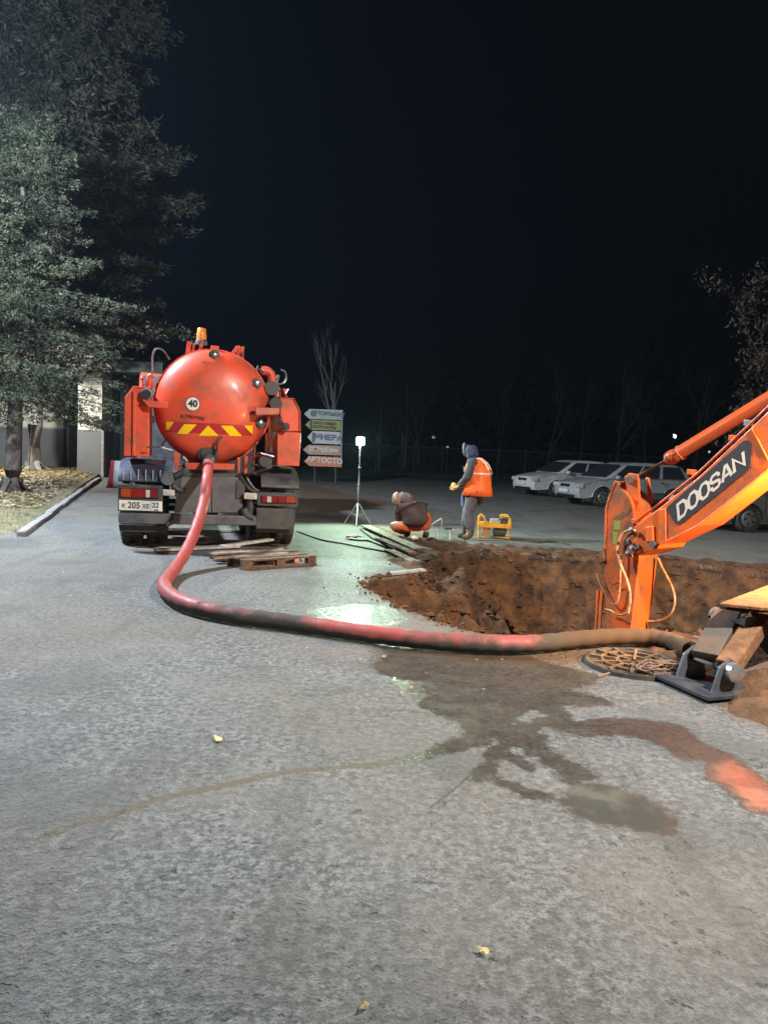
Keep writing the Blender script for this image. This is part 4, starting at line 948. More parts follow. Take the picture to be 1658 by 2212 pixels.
eb(MB().bar(PY(1560, 1312, 5.25), PY(1760, 1300, 5.25), .10, .09), 'outrigger_beam', BLACK, bevel=.01)
eb(MB().bar(PY(1600, 1330, 5.35), PY(1760, 1500, 5.1), .10, .10), 'outrigger_beam', DARK, bevel=.01)
# lowered blade
bl_ = [PY(1585, 1455, 4.9), PY(1720, 1400, 4.9), PY(1800, 1560, 4.6), PY(1600, 1502, 4.6)]
eb(MB().prism(bl_, Vector((.02, .05, -.03))), 'dozer_blade', mat('muddy_steel', (.13, .065, .035), .6, c2=(.25, .13, .06), scale=5, amt=.5), bevel=.01)
# chassis, wheels, house, cab (beyond the frame's edge)
C0 = Vector((3.55, 5.35, 0)); rotc = Matrix.Rotation(math.atan2(dB.y, dB.x), 3, 'Z')
def cc(s, l, z): return C0 + dB * s - nA * l + ZU * z
eb(MB().box(cc(1.6, 0, .8), (3.0, .9, .5), rotc), 'chassis', DARK, bevel=.04)
for s_ in (.5, 2.7):
    for l_ in (.8, -.8): 
        w1 = eb(MB().lathe([(.25, -.2), (.48, -.22), (.5, -.15), (.5, .15), (.48, .22), (.25, .2)], 30, cc(s_, l_, .5), nA), 'wheel', RUBBER, smooth=True)
eb(MB().lathe([(.5, 0), (.5, .15)], 24, cc(1.8, 0, 1.05), ZU), 'slew_ring', DARK, smooth=True)
eb(MB().box(cc(2.3, 0, 1.65), (2.6, 2.0, .9), rotc), 'engine_house', BOOMO, bevel=.06)
ct = cc(1.4, .62, 0); cabx = eb(MB().prism([ct + dB * -.55 + nA * -.3 + ZU * 1.25, ct + dB * .75 + nA * -.3 + ZU * 1.25, ct + dB * .75 + nA * -.3 + ZU * 2.95, ct + dB * -.2 + nA * -.3 + ZU * 2.95, ct + dB * -.5 + nA * -.3 + ZU * 2.2], nA * .75), 'cab', BOOMO, bevel=.05)
eb(MB().prism([ct + dB * -.35 + nA * -.31 + ZU * 1.9, ct + dB * .6 + nA * -.31 + ZU * 1.9, ct + dB * .6 + nA * -.31 + ZU * 2.8, ct + dB * -.12 + nA * -.31 + ZU * 2.8], nA * .01), 'cab_window', GLASS, cabx)
# work lamp
WLP = Vector((3.60, 5.20, 1.30))
wl = eb(MB().lathe([(.03, -.1), (.08, -.05), (.085, 0)], 18, WLP, Vector((-.5, .85, -.1))), 'work_lamp', BLACK, smooth=True)
eb(MB().bar(WLP - Vector((-.03, .06, 0)), cc(.35, .1, 1.0), .03, .03), 'lamp_bracket', DARK)
def addlight(name, kind, pos, power, color, parent=None, target=None, radius=.1, angle=None, blend=.4):
    l = bpy.data.lights.new(name, kind); l.energy = power; l.color = color; l.shadow_soft_size = radius
    if kind == 'SPOT': l.spot_size = angle; l.spot_blend = blend
    o = bpy.data.objects.new(name, l); col.objects.link(o)
    o.location = pos
    if target is not None: o.rotation_euler = (Vector(target) - Vector(pos)).to_track_quat('-Z', 'Y').to_euler()
    if parent is not None: o.parent = parent; o.location = Vector(pos) - Vector(parent.location) if parent.rotation_euler[2] == 0 else rootmat(parent).inverted() @ Vector(pos)
    return o
addlight('work_light', 'SPOT', WLP + Vector((-.5, .85, -.1)).normalized() * .03, L_WORK[0], L_WORK[1], exc, Vector((1.8, 7.8, -.3)), .06, R(150), .6)

# ------------------------------------------------------------------ iron cover and rope
mc = G(1368, 1424, .05); r0_ = .335
man = empty('manhole_cover', (mc.x, mc.y, 0), 0, 'round rusty iron cover with a ribbed web lying beside the hose end', 'manhole cover')
def mk(mb, name, m, **k): return mb.build(name, m, man, X=Matrix.Translation((0, 0, .012)) @ Matrix.Rotation(R(2), 4, 'X'), **k)
IRON = mat('rusty_iron', (.17, .10, .055), .6, metal=.3, c2=(.32, .20, .11), scale=14, amt=.6, bump=.3)
IROND = mat('dark_iron', (.075, .07, .065), .5, metal=.4, c2=(.2, .15, .1), scale=8, amt=.5)
mk(MB().lathe([(r0_ - .035, .012), (r0_ - .03, .024), (r0_, .024), (r0_ + .004, .012), (r0_ + .012, -.03), (r0_ - .035, -.03)], 56), 'cover_rim', IROND, smooth=True)
mk(MB().lathe([(.001, -.03), (r0_ - .036, -.03), (r0_ - .036, -.02), (.001, -.02)], 40), 'cover_plate', mat('cover_plate_dark', (.03, .016, .010), .6, c2=(.09, .045, .022), scale=12))  # plate coloured darker than the ribs for contrast
mb = MB(); mb.lathe([(.105, -.02), (.105, .03), (.125, .03), (.125, -.02)], 28); mb.lathe([(.21, -.02), (.21, .03), (.228, .03), (.228, -.02)], 36)
mk(mb, 'ring_rib', IRON)
for k in range(12):
    a_ = 6.2832 * k / 12 + .1; r1, r2 = (.03, .30) if k % 2 == 0 else (.12, .30)
    mk(MB().bar((r1 * math.cos(a_), r1 * math.sin(a_), .006), (r2 * math.cos(a_ + .05), r2 * math.sin(a_ + .05), .006), .018, .05), 'spoke_rib', IRON)
mb = MB(); rs = random.Random(4); cpt = G(1440, 1452, .02)
for k in range(7):
    P = []; a_ = rs.random() * 6
    for i in range(9): a_ += rs.uniform(.5, 1.1); rr = rs.uniform(.06, .2); P.append(cpt + Vector((math.cos(a_) * rr * 1.3, math.sin(a_) * rr * .7, rs.uniform(0, .05))))
    mb.tube(cr_spline(P, 5), .007, 6)
mb.tube(cr_spline([G(*p, .012) for p in [(1440, 1452), (1380, 1462), (1330, 1452), (1290, 1462)]], 8), .007, 6)
tag(mb.build('rope_tangle', mat('muddy_rope', (.30, .19, .13), .9, c2=(.15, .09, .06), scale=30), smooth=True), 'tangle of muddy rope and wire on the asphalt beside the iron cover', 'rope')

# ------------------------------------------------------------------ mud round the outrigger
ux = np.arange(1.75, 5.4, .04); uy = np.arange(3.4, 6.9, .04); UX, UY = np.meshgrid(ux, uy)
mpoly = [G(1575, 1535), G(1700, 1590), G(1900, 1700), Vector((5.2, 4.0, 0)), Vector((5.2, 6.6, 0)), Vector((3.2, 6.5, 0)), G(1500, 1388), G(1420, 1384), G(1440, 1420), G(1500, 1440), G(1545, 1475)]
md = sdf_poly(UX, UY, mpoly) + .08 * fbm(UX * 4, UY * 4, 4)
mz_ = np.clip(-md * .4, -.03, .07) + (.07 * fbm(UX * 4, UY * 4, 5) + .05 * np.abs(fbm(UX * 9, UY * 9, 4))) * np.clip(-md * 4 + .2, 0, 1) + .016 * fbm(UX * 24, UY * 24, 2) - .006
mz_ = np.where(md > 0.03, -.05, mz_)
ni, nj = UX.shape; idm = np.arange(ni * nj).reshape(ni, nj)
kp = (md[:-1, :-1] < .12) & (sdf_poly(UX, UY, PIT)[:-1, :-1] > -.05)
me = npmesh('mud_heap', np.stack([UX, UY, mz_], -1).reshape(-1, 3), np.stack([idm[:-1, :-1], idm[:-1, 1:], idm[1:, 1:], idm[1:, :-1]], -1)[kp], smooth=True)
tag(link('mud_heap', me, mat('wet_brown_mud', (.21, .105, .048), .8, c2=(.09, .045, .022), scale=5, amt=.85, bump=1.0, bscale=30, detail=10)), 'spread of brown mud under the outrigger', kind='structure')

# ================================================================== PALLET, PLANKS, CABLES, TOOLS
pa, pb_ = G(527, 1232), G(676, 1221); px_ = (pb_ - pa).normalized(); 
pal = empty('wooden_pallet', (pa.x, pa.y, 0), math.atan2(px_.y, px_.x), 'broken wooden pallet lying on the asphalt behind the tanker', 'pallet')
for i, (y, w_, x0, x1, m_) in enumerate([(.05, .10, 0, 1.0, WOODB), (.20, .10, -.02, .95, WOODB), (.35, .11, -.25, .8, WOODG), (.50, .10, .05, 1.0, WOODB), (.64, .10, -.12, .9, WOODG), (.77, .09, 0, 1.0, WOODB)]):
    MB().box(((x0 + x1) / 2, y, .106 + rnd.uniform(0, .008)), (x1 - x0, w_, .022), Matrix.Rotation(rnd.uniform(-.03, .03), 3, 'Z')).build('deck_board', m_, pal, bevel=.003)
for y in (.05, .4, .76):
    for x in (.06, .5, .94): MB().box((x, y, .057), (.12, .09, .072)).build('block', WOODB if x < .6 else mat('brick_red_wood', (.42, .15, .09), .8, c2=(.25, .1, .06)) if (y < .1 and x > .9 and False) else WOODB, pal, bevel=.004)
    MB().box((.5, y, .011), (1.02, .10, .02)).build('base_board', WOODB, pal, bevel=.003)
MB().box((.72, .03, .08), (.07, .05, .06)).build('brick_piece', mat('brick_red', (.62, .25, .16), .8), pal, bevel=.004)
def plank(p1, p2, w_, m_, label, name='plank', z=.03, th=.03, cat='plank', group=None):
    c_ = (p1 + p2) / 2; o = MB().bar(p1 + ZU * z, p2 + ZU * z, w_, th).build(name, m_, None, bevel=.004)
    me = o.data
    for v in me.vertices: v.co -= Vector((c_.x, c_.y, 0))
    o.location = (c_.x, c_.y, 0); return tag(o, label, cat, group)
plank(G(335, 1192), G(515, 1184), .16, WOODW, 'long pale board lying on the asphalt under the rear of the tanker')
plank(G(480, 1207), G(585, 1190), .10, WOODW, 'short pale split board poking out from the pallet', z=.16)
plank(G(*ZK(300, 232)), G(*ZK(1010, 560)), .18, WOODG, 'longest grey board sloping down past the crouching worker to the pit', z=.05)
plank(G(*ZK(440, 235)), G(*ZK(1190, 560)), .12, WOODB, 'brown plank beside the feet of the crouching worker', z=.03)
plank(G(*ZK(480, 430)), G(*ZK(940, 640)), .13, WOODB, 'dark wet plank nearest the pit in the heap of boards', z=.07)
plank(G(*ZK(620, 560)), G(*ZK(980, 730)), .14, WOODG, 'short grey board at the lower end of the heap of boards', z=.03)
plank(G(*ZK(620, 880)), G(*ZK(1100, 825)), .10, CONC, 'thin broken edge slab of asphalt on the rim of the pit', 'asphalt_slab', z=.02, cat='slab')
def cable(pts, r, m_, label, name='cable', cat='cable', z=.012): return tag(MB().tube(cr_spline([G(*p, z) for p in pts], 8), r, 6).build(name, m_, None, smooth=True), label, cat)
cable([(640, 1147), (690, 1165), (740, 1174), (790, 1184), (850, 1194), (905, 1205)], .012, RUBBER, 'black power cable running from under the tanker towards the boards')
cable([ZK(70, 380), ZK(200, 395), ZK(330, 400), ZK(450, 440), ZK(600, 500)], .016, BLACK, 'black cable running from the red tool to the heap of boards')
cable([ZK(220, 240), ZK(300, 300), ZK(400, 370), ZK(500, 420), ZK(650, 500), ZK(820, 560)], .014, RUBBER, 'dark cable lying along the edge of the longest board')
cable([(1120, 1168), (1160, 1172), (1190, 1170), (1230, 1176)], .012, RUBBER, 'dark cable trailing over the road from the yellow generator')
gt = G(*ZK(130, 378)); gr_ = empty('grinder', (gt.x, gt.y, 0), .1, 'small red hand grinder lying on the asphalt left of the boards', 'power tool')
MB().cyl((-.12, 0, .04), (.05, 0, .04), .03, n=12).build('motor_body', mat('tool_red', (.35, .05, .04), .5), gr_, smooth=True)
MB().cyl((.05, 0, .045), (.12, 0, .045), .025, n=12).lathe([(.05, 0), (.05, .006)], 18, (.13, 0, .05), (0, 0, 1)).build('grinder_head', DARK, gr_)
# white pipe trestle beside the crouching worker
wq = G(*ZP(760, 1195)); tr = empty('pipe_trestle', (wq.x, wq.y, 0), .2, 'low white pipe trestle standing between the two workers', 'trestle')
WP = mat('white_tube', (.8, .78, .72), .4)
for sg in (-.10, .12):
    MB().tube([(sg, -.06, 0), (sg, 0, .17), (sg, .06, 0)], .009, 8).build('trestle_leg', WP, tr)
MB().tube([(-.2, 0, .17), (.2, 0, .17)], .010, 8).build('cross_bar', WP, tr)
MB().tube([(-.16, 0, .17), (-.2, .0, .25), (-.03, .0, .36)], .010, 8).build('slanted_handle', WP, tr)
MB().tube([(-.02, .05, 0), (-.02, 0, .34)], .008, 8).build('upright', WP, tr)
MB().box((.1, 0, .19), (.14, .05, .03)).build('clamp_block', DARK, tr, bevel=.004)
# welding spark / hot pipe end held by the worker -> pale glove rags on the soil
rg = G(*ZP(440, 1205)); tag(MB().lathe([(.02, 0), (.06, .01), (.07, .04), (.04, .075), (.01, .08)], 10, (rg.x, rg.y, .0), (0.2, 0, 1)).build('rag', mat('pale_rag', (.75, .62, .40), .9, bump=.8, bscale=30), None, smooth=True), 'crumpled pale rag by the boot of the crouching worker', 'rag')
lf = [((470, 1602), .035, 'yellow leaf lying by itself on the asphalt in front of the hose bend'), ((1043, 2064), .020, 'bright yellow leaf low in the picture near the camera'), ((788, 2245 - 60), .018, 'brownish leaf at the bottom of the picture')]
for p, s_, lb_ in lf:
    q = G(*p); a_ = rnd.random() * 6; vs = []
    for k in range(10): an = 6.283 * k / 10; rr = s_ * (1.0 if k % 2 else .65) * (1.3 if k in (0, 5) else .8); vs.append((rr * math.cos(an + a_), rr * math.sin(an + a_), .014 + .004 * (k % 3)))
    o = MB().add([(0, 0, .020)] + vs, [(0, k + 1, (k + 1) % 10 + 1) for k in range(10)]).build('fallen_leaf', mat('leaf_yellow', (.72, .55, .22), .7) if s_ > .019 else mat('leaf_brown', (.42, .28, .14), .7))
    o.location = (q.x, q.y, 0); tag(o, lb_, 'leaf')

# ------------------------------------------------------------------ generator frame
gp = G(*ZP(1365, 1188)); gen = empty('generator', (gp.x, gp.y + .15, 0), R(-6), 'yellow tubular framed generator on the road behind the standing worker', 'generator')
GY_ = mat('generator_yellow', (.85, .42, .02), .4, c2=(.6, .3, .03), scale=9)
for sg in (-1, 1):
    P = []
    for (x, z) in [(-.27, .02), (-.27, .30), (-.25, .385), (-.18, .40), (-.17, .30)] if False else [(-.27, .02), (-.28, .2), (-.275, .36), (-.23, .40), (-.18, .36), (-.15, .25)]: P.append((x, sg * .18, z))
    MB().tube(P, .014, 8).build('frame_tube', GY_, gen, smooth=True)
    P = [(.27, sg * .18, .0), (.275, sg * .18, .2), (.27, sg * .18, .36), (.23, sg * .18, .405), (.13, sg * .18, .40), (.10, sg * .18, .37)]
    MB().tube(P, .014, 8).build('frame_tube', GY_, gen, smooth=True)
    MB().tube([(-.27, sg * .18, .03), (.27, sg * .18, .03)], .014, 8).build('frame_rail', GY_, gen)
    MB().box((0, sg * .18, .235), (.52, .012, .075)).build('side_panel', GY_, gen, bevel=.003)
for x in (-.27, .27): MB().tube([(x, -.18, .03), (x, .18, .03)], .012, 8).tube([(x, -.18, .34), (x, .18, .34)], .012, 8).build('cross_tube', GY_, gen)
MB().box((.02, 0, .30), (.18, .18, .09)).build('fuel_tank', mat('grey_tank', (.4, .42, .38), .4), gen, bevel=.02)
MB().box((.17, 0, .30), (.12, .2, .10)).build('engine', DARK, gen, bevel=.01)
MB().lathe([(.03, -.12), (.10, -.1), (.10, .1), (.03, .12)], 20, (.1, 0, .13), (1, 0, 0)).build('alternator', DARK, gen, smooth=True)
MB().box((-.14, 0, .13), (.13, .2, .12)).build('control_box', mat('box_brown', (.3, .12, .04), .6), gen, bevel=.01)
# ------------------------------------------------------------------ tripod work light
tp = G(771, 1136); tri = empty('tripod_lamp', (tp.x, tp.y, 0), 0, 'lit floodlight on a thin telescopic tripod behind the crouching worker', 'work light')
lp = PY(773.5, 953, tp.y); hz0 = lp.z
POLE = mat('tripod_metal', (.6, .62, .58), .35, metal=.5)
MB().cyl((0, 0, .18), (0, 0, .75), .026, n=12).build('lower_pole', POLE, tri, smooth=True)
MB().cyl((0, 0, .75), (0, 0, hz0 - .08), .018, n=12).build('upper_pole', POLE, tri, smooth=True)
for z in (.46, .75, 1.15): MB().cyl((0, 0, z - .03), (0, 0, z + .03), .034, n=12).build('clamp_collar', DARK, tri, smooth=True)
for k in range(3):
    a_ = 6.2832 * k / 3 + .5; MB().tube([(0, 0, .46), (.31 * math.cos(a_), .31 * math.sin(a_), 0.01)], .010, 8).build('leg', POLE, tri)
    MB().tube([(0, 0, .2), (.16 * math.cos(a_), .16 * math.sin(a_), .23)], .006, 6).build('brace', POLE, tri)
hd = MB().box((0, .035, hz0), (.17, .05, .17)).build('lamp_housing', DARK, tri, bevel=.008)
EM = mat('lamp_face', (.9, 1, .92), .4, emit=(.86, 1.0, .88), estr=420)
MB().lathe([(.02, 0), (.075, .005), (.082, .02), (.06, .05), (.02, .065)], 20, (0, .01, hz0), (0, -1, 0)).build('lamp_face', EM, hd, smooth=True)
addlight('flood_light', 'SPOT', Vector((tp.x, tp.y - .10, hz0)), L_TRI[0], L_TRI[1], tri, Vector((tp.x + .6, tp.y - 2.6, 0)), .05, R(165), .5)
# ================================================================== PEOPLE
def skin(name, nodes, edges, m, parent, root=0, sub=2, smooth=True):
    me = bpy.data.meshes.new(name); me.from_pydata([n_[0] for n_ in nodes], edges, []); o = link(name, me, m, parent)
    md_ = o.modifiers.new('skin', 'SKIN'); md_.use_smooth_shade = True
    sv = me.skin_vertices[0].data
    for i, n_ in enumerate(nodes):
        r_ = n_[1]; sv[i].radius = r_ if isinstance(r_, tuple) else (r_, r_)
    sv[root].use_root = True
    s_ = o.modifiers.new('sub', 'SUBSURF'); s_.levels = sub; s_.render_levels = sub
    dg = bpy.context.evaluated_depsgraph_get(); dg.update()
    me2 = bpy.data.meshes.new_from_object(o.evaluated_get(dg)); o.modifiers.clear(); o.data = me2
    me2.materials.clear(); me2.materials.append(m)
    if name in ('jacket', 'trousers', 'hood'):
        from mathutils import noise as mn
        for v in me2.vertices:
            p = v.co; f = mn.noise(Vector((p.x * 9, p.y * 9, p.z * 14))) + .5 * mn.noise(p * 26); v.co = p + v.normal * (f * .014)
    me2.polygons.foreach_set('use_smooth', [True] * len(me2.polygons))
    return o
SKIN = mat('skin', (.45, .25, .18), .6)
VEST = mat('hi_vis_orange', (1.0, .16, .02), .6, c2=(.8, .12, .02), scale=8, amt=.3, bump=.25, bscale=9)
STRIPE = mat('reflective_tape', (.95, .62, .42), .35)
JACK = mat('dark_grey_jacket', (.055, .05, .055), .8, c2=(.10, .09, .09), scale=7, bump=.4, bscale=10)
TROU = mat('grey_trousers', (.085, .072, .085), .85, c2=(.14, .11, .11), scale=6, bump=.4, bscale=9)
BOOT = mat('muddy_boots', (.05, .035, .025), .8, c2=(.14, .09, .05), scale=9)
GLOVE = mat('yellow_glove', (.75, .42, .12), .8)
BROWNJ = mat('brown_padded_jacket', (.075, .042, .038), .85, c2=(.13, .08, .07), scale=6, bump=.5, bscale=12)
ORT = mat('orange_work_trousers', (.85, .13, .02), .75, c2=(.42, .12, .03), scale=5, amt=.5, bump=.3, bscale=10)
HOODM = mat('dark_blue_hood', (.035, .045, .085), .8)
PALEH = mat('pale_cap', (.24, .23, .21), .8)

def hand(prefix, wrist, palm_dir, spread, parent, m):
    """palm plus five separate bent fingers"""
    w_ = Vector(wrist); d = Vector(palm_dir).normalized(); s_ = Vector(spread).normalized(); dn_ = d.cross(s_).normalized()
    nodes = [(w_, .024), (w_ + d * .045, (.034, .02)), (w_ + d * .085, (.036, .018))]; edges = [(0, 1), (1, 2)]
    h = skin(prefix, nodes, edges, m, parent, sub=1)
    for i, L in enumerate((.062, .072, .066, .052)):
        b0 = w_ + d * .08 + s_ * (.027 - .018 * i)
        skin('finger', [(b0 - d * .02, .009), (b0 + d * L * .45, .009), (b0 + d * L * .75 - dn_ * .018, .008), (b0 + d * L * .8 - dn_ * .04, .007)], [(0, 1), (1, 2), (2, 3)], m, h, sub=1)
    b0 = w_ + d * .03 + s_ * .03
    skin('thumb', [(b0 - s_ * .01, .011), (b0 + s_ * .028 + d * .025, .010), (b0 + s_ * .03 + d * .05 - dn_ * .015, .008)], [(0, 1), (1, 2)], m, h, sub=1)
    return h
def head(parent, c, look, tilt, m, r=1.0):
    """ovoid head with brow, nose, mouth, chin, ears; look = direction of the face"""
    f = Vector(look).normalized(); s_ = f.cross(ZU).normalized(); u = s_.cross(f).normalized(); c = Vector(c); vs = []; fs = []; nu, nv = 20, 16
    for j in range(nv + 1):
        th = math.pi * j / nv
        for i in range(nu):
            ph = 2 * math.pi * i / nu; x = math.sin(th) * math.cos(ph); y = math.sin(th) * math.sin(ph); z = math.cos(th)
            rx, ry, rz = .098, .078, .118
            if z < 0: ry *= 1 + .22 * z; rx *= 1 + .10 * z
            px__ = x * rx; 
            if x > .7:
                px__ += .022 * math.exp(-((y / .16) ** 2) - ((z + .15) / .22) ** 2)
                px__ -= .010 * math.exp(-((abs(y) - .36) / .16) ** 2 - ((z - .08) / .13) ** 2)
                px__ += .008 * math.exp(-((z + .55) / .10) ** 2 - (y / .3) ** 2)
                px__ += .006 * math.exp(-((z - .3) / .12) ** 2)
            vs.append(c + f * px__ * r + s_ * y * ry * r + u * z * rz * r)
    for j in range(nv):
        for i in range(nu): fs.append((j * nu + i, j * nu + (i + 1) % nu, (j + 1) * nu + (i + 1) % nu, (j + 1) * nu + i))
    o = MB().add(vs, fs).build('head', m, parent, smooth=True)
    for sg in (-1, 1):
        e = c + f * .088 * r + s_ * sg * .031 * r + u * .008 * r; MB().lathe([(.001, -.011), (.008, -.007), (.011, 0), (.008, .007), (.001, .011)], 10, e, f).build('eye', WHITE, o, smooth=True)
        q = c + s_ * sg * .078 * r; MB().lathe([(.004, -.02), (.018, -.012), (.022, 0), (.016, .012), (.004, .02)], 10, q, s_).build('ear', m, o, smooth=True)
    q = c + f * .092 * r - u * .055 * r; MB().bar(q - s_ * .022, q + s_ * .022, .008, .008).build('mouth', mat('lip', (.3, .12, .1), .6), o)
    return o
# ---------------- standing worker (local +x is where he faces)
sp0 = G(*ZP(1070, 1195)); man1 = empty('person', (sp0.x, sp0.y, 0), math.pi + R(-18), 'standing worker in orange hi-vis vest and dark hood looking down at his gloved hands', 'person')
V3 = Vector
hipz = .84
def leg_nodes(y, fx): return [((-.03, y, hipz), .105), ((.0 + fx * .3, y * 1.05, .46), .078), ((.0 + fx, y * 1.1, .10), .062)]
# body: one continuous figure under the clothes
nodes = [((-.02, 0, .92), (.13, .12)), ((-.05, 0, 1.10), (.12, .11)), ((-.04, 0, 1.30), (.15, .10)), ((.0, 0, 1.39), .055), ((.05, 0, 1.46), .05),
         ((-.02, .19, 1.31), .06), ((.03, .235, 1.06), .045), ((.20, .13, .90), .032), ((.25, .10, .87), .025),
         ((-.02, -.19, 1.31), .06), ((.03, -.235, 1.06), .045), ((.20, -.13, .90), .032), ((.25, -.10, .87), .025),
         ((-.02, .095, .86), .09), ((.02, .10, .46), .065), ((-.02, .105, .09), .045), ((.09, .115, .035), .035),
         ((-.02, -.095, .86), .09), ((.06, -.10, .46), .065), ((.06, -.105, .09), .045), ((.17, -.115, .035), .035)]
edges = [(0, 1), (1, 2), (2, 3), (3, 4), (2, 5), (5, 6), (6, 7), (7, 8), (2, 9), (9, 10), (10, 11), (11, 12), (0, 13), (13, 14), (14, 15), (15, 16), (0, 17), (17, 18), (18, 19), (19, 20)]
skin('body', nodes, edges, SKIN, man1)
head(man1, (.085, 0, 1.515), (.75, 0, -.62), 0, mat('balaclava', (.03, .03, .035), .9))
# hood: shell round head, white-edged
hc = V3((.07, 0, 1.53))
skin('hood', [((-.02, 0, 1.38), (.115, .105)), ((.02, 0, 1.47), (.125, .12)), ((.05, 0, 1.555), (.13, .12)), ((.055, 0, 1.61), (.10, .09))], [(0, 1), (1, 2), (2, 3)], HOODM, man1)
vis = []
for k in range(13):
    a_ = R(-130 + 260 * k / 12); vis.append((.155 + .01 * math.cos(a_), .098 * math.sin(a_), 1.535 + .105 * math.cos(a_)))
MB().tube(vis, .016, 8).build('hood_trim', mat('pale_trim', (.17, .21, .26), .6), man1, smooth=True)
skin('jacket', [((-.12, 0, .74), (.20, .165)), ((-.06, 0, .98), (.175, .155)), ((-.07, 0, 1.18), (.175, .15)), ((-.03, 0, 1.33), (.15, .11)), ((.0, 0, 1.40), .075),
     ((-.02, .20, 1.31), .082), ((.03, .25, 1.06), .070), ((.19, .15, .915), .055), ((-.02, -.20, 1.31), .082), ((.03, -.25, 1.06), .070), ((.19, -.15, .915), .055)],
     [(0, 1), (1, 2), (2, 3), (3, 4), (3, 5), (5, 6), (6, 7), (3, 8), (8, 9), (9, 10)], JACK, man1)
# vest: open shell (back and sides) slightly outside the jacket, flaring to the hem
def shell(prof, m, name, parent, a0, a1, n=28, th=.012):
    vs = []; fs = []; nn = len(prof)
    for (z, cx_, rx, ry) in prof:
        for k in range(n + 1):
            a_ = a0 + (a1 - a0) * k / n; wv = 1 + .04 * math.sin(a_ * 9 + z * 7) + .02 * math.sin(a_ * 17 - z * 23)
            vs.append(V3((cx_ + rx * math.cos(a_) * wv, ry * math.sin(a_) * wv, z)))
    for j in range(nn - 1):
        for k in range(n): q = j * (n + 1) + k; fs.append((q, q + 1, q + n + 2, q + n + 1))
    o = MB().add(vs, fs).build(name, m, parent, smooth=True); s_ = o.modifiers.new('th', 'SOLIDIFY'); s_.thickness = th; return o
vprof = [(.76, -.085, .275, .235), (.88, -.085, .262, .230), (1.0, -.085, .245, .222), (1.12, -.085, .23, .216), (1.22, -.08, .21, .21), (1.30, -.05, .165, .19), (1.37, -.03, .12, .14), (1.40, -.01, .08, .08)]
ve = shell(vprof, VEST, 'vest', man1, R(35), R(325))
shell([(1.115, -.087, .237, .222), (1.155, -.086, .232, .219)], STRIPE, 'reflective_stripe', ve, R(40), R(320), th=.004)
for y in (-.11, .11):
    MB().tube([(-.315, y, 1.14), (-.290, y, 1.22), (-.235, y * .95, 1.31), (-.13, y * .8, 1.395), (.02, y * .75, 1.37)], .015, 6).build('reflective_stripe', STRIPE, ve, smooth=True)
skin('trousers', [((-.06, 0, .80), (.155, .15)), ((-.03, .10, .74), .115), ((.02, .105, .46), .092), ((-.05, .12, .16), .084), ((-.03, -.10, .74), .12), ((.08, -.105, .46), .098), ((.09, -.11, .16), .086)],
     [(0, 1), (1, 2), (2, 3), (0, 4), (4, 5), (5, 6)], TROU, man1)
for y, fx in ((.12, -.05), (-.11, .09)):
    skin('boot', [((fx, y, .24), .07), ((fx, y, .09), .062), ((fx + .07, y, .05), (.052, .045)), ((fx + .15, y, .04), (.05, .036))], [(0, 1), (1, 2), (2, 3)], BOOT, man1)
MB().prism([(.08, -.16, .80), (.19, -.15, .82), (.185, -.15, .55), (.10, -.16, .52)], (0, .10, 0)).build('cloth_flap', mat('blue_cloth', (.16, .20, .36), .8, bump=.3), man1, bevel=.03)
hand('glove', (.22, .12, .895), (.9, -.35, -.25), (0, -.2, 1), man1, GLOVE); hand('glove', (.22, -.12, .895), (.9, .35, -.25), (0, .2, 1), man1, GLOVE)
MB().lathe([(.03, -.02), (.05, .0), (.05, .05), (.03, .08)], 12, (.31, 0, .88), (0, 0, 1)).build('held_cloth', mat('ochre_cloth', (.65, .42, .15), .9), man1, smooth=True)
MB().prism([(.125, .06, 1.16), (.135, .06, 1.25), (.135, -.06, 1.25), (.13, -.06, 1.16)], (.012, 0, 0)).build('chest_patch', mat('pink_patch', (.7, .5, .5), .6), man1, bevel=.003)
# ---------------- crouching worker (local x = away from the camera, y = picture left)
cp0 = G(*ZP(450, 1195)); man2 = empty('person', (cp0.x, cp0.y, 0), R(102), 'crouching worker seen from behind in brown jacket, pale hood and orange trousers', 'person')
nodes = [((-.05, .02, .26), (.14, .13)), ((-.04, .06, .42), (.13, .12)), ((.03, .10, .56), (.15, .11)), ((.07, .20, .62), .055), ((.08, .25, .65), .05),
         ((.06, .27, .54), .06), ((.20, .26, .36), .045), ((.33, .12, .24), .032), ((.38, .08, .20), .025),
         ((.04, -.08, .56), .06), ((.18, -.16, .38), .045), ((.33, -.04, .25), .032), ((.38, -.02, .21), .025),
         ((-.02, .12, .24), .085), ((.12, .40, .22), .06), ((.16, .12, .08), .045), ((.26, .08, .035), .035),
         ((-.02, -.10, .26), .085), ((.22, -.23, .42), .065), ((.10, -.21, .09), .045), ((.22, -.22, .035), .035)]
edges = [(0, 1), (1, 2), (2, 3), (3, 4), (2, 5), (5, 6), (6, 7), (7, 8), (2, 9), (9, 10), (10, 11), (11, 12), (0, 13), (13, 14), (14, 15), (15, 16), (0, 17), (17, 18), (18, 19), (19, 20)]
skin('body', nodes, edges, SKIN, man2)
head(man2, (.10, .30, .66), (.45, .75, -.5), 0, SKIN, .98)
skin('hood', [((.03, .06, .60), (.12, .11)), ((.05, .15, .67), (.115, .11)), ((.07, .235, .69), (.115, .11)), ((.08, .28, .69), (.10, .10))], [(0, 1), (1, 2), (2, 3)], mat('pinkish_hood', (.12, .075, .068), .85, c2=(.26, .20, .18), scale=9, bump=.4), man2)
tr_pts = []
for k in range(13):
    a_ = R(-110 + 240 * k / 12); tr_pts.append((.095 + .07 * math.sin(a_), .335 - .01 * k / 12, .675 + .095 * math.cos(a_)))
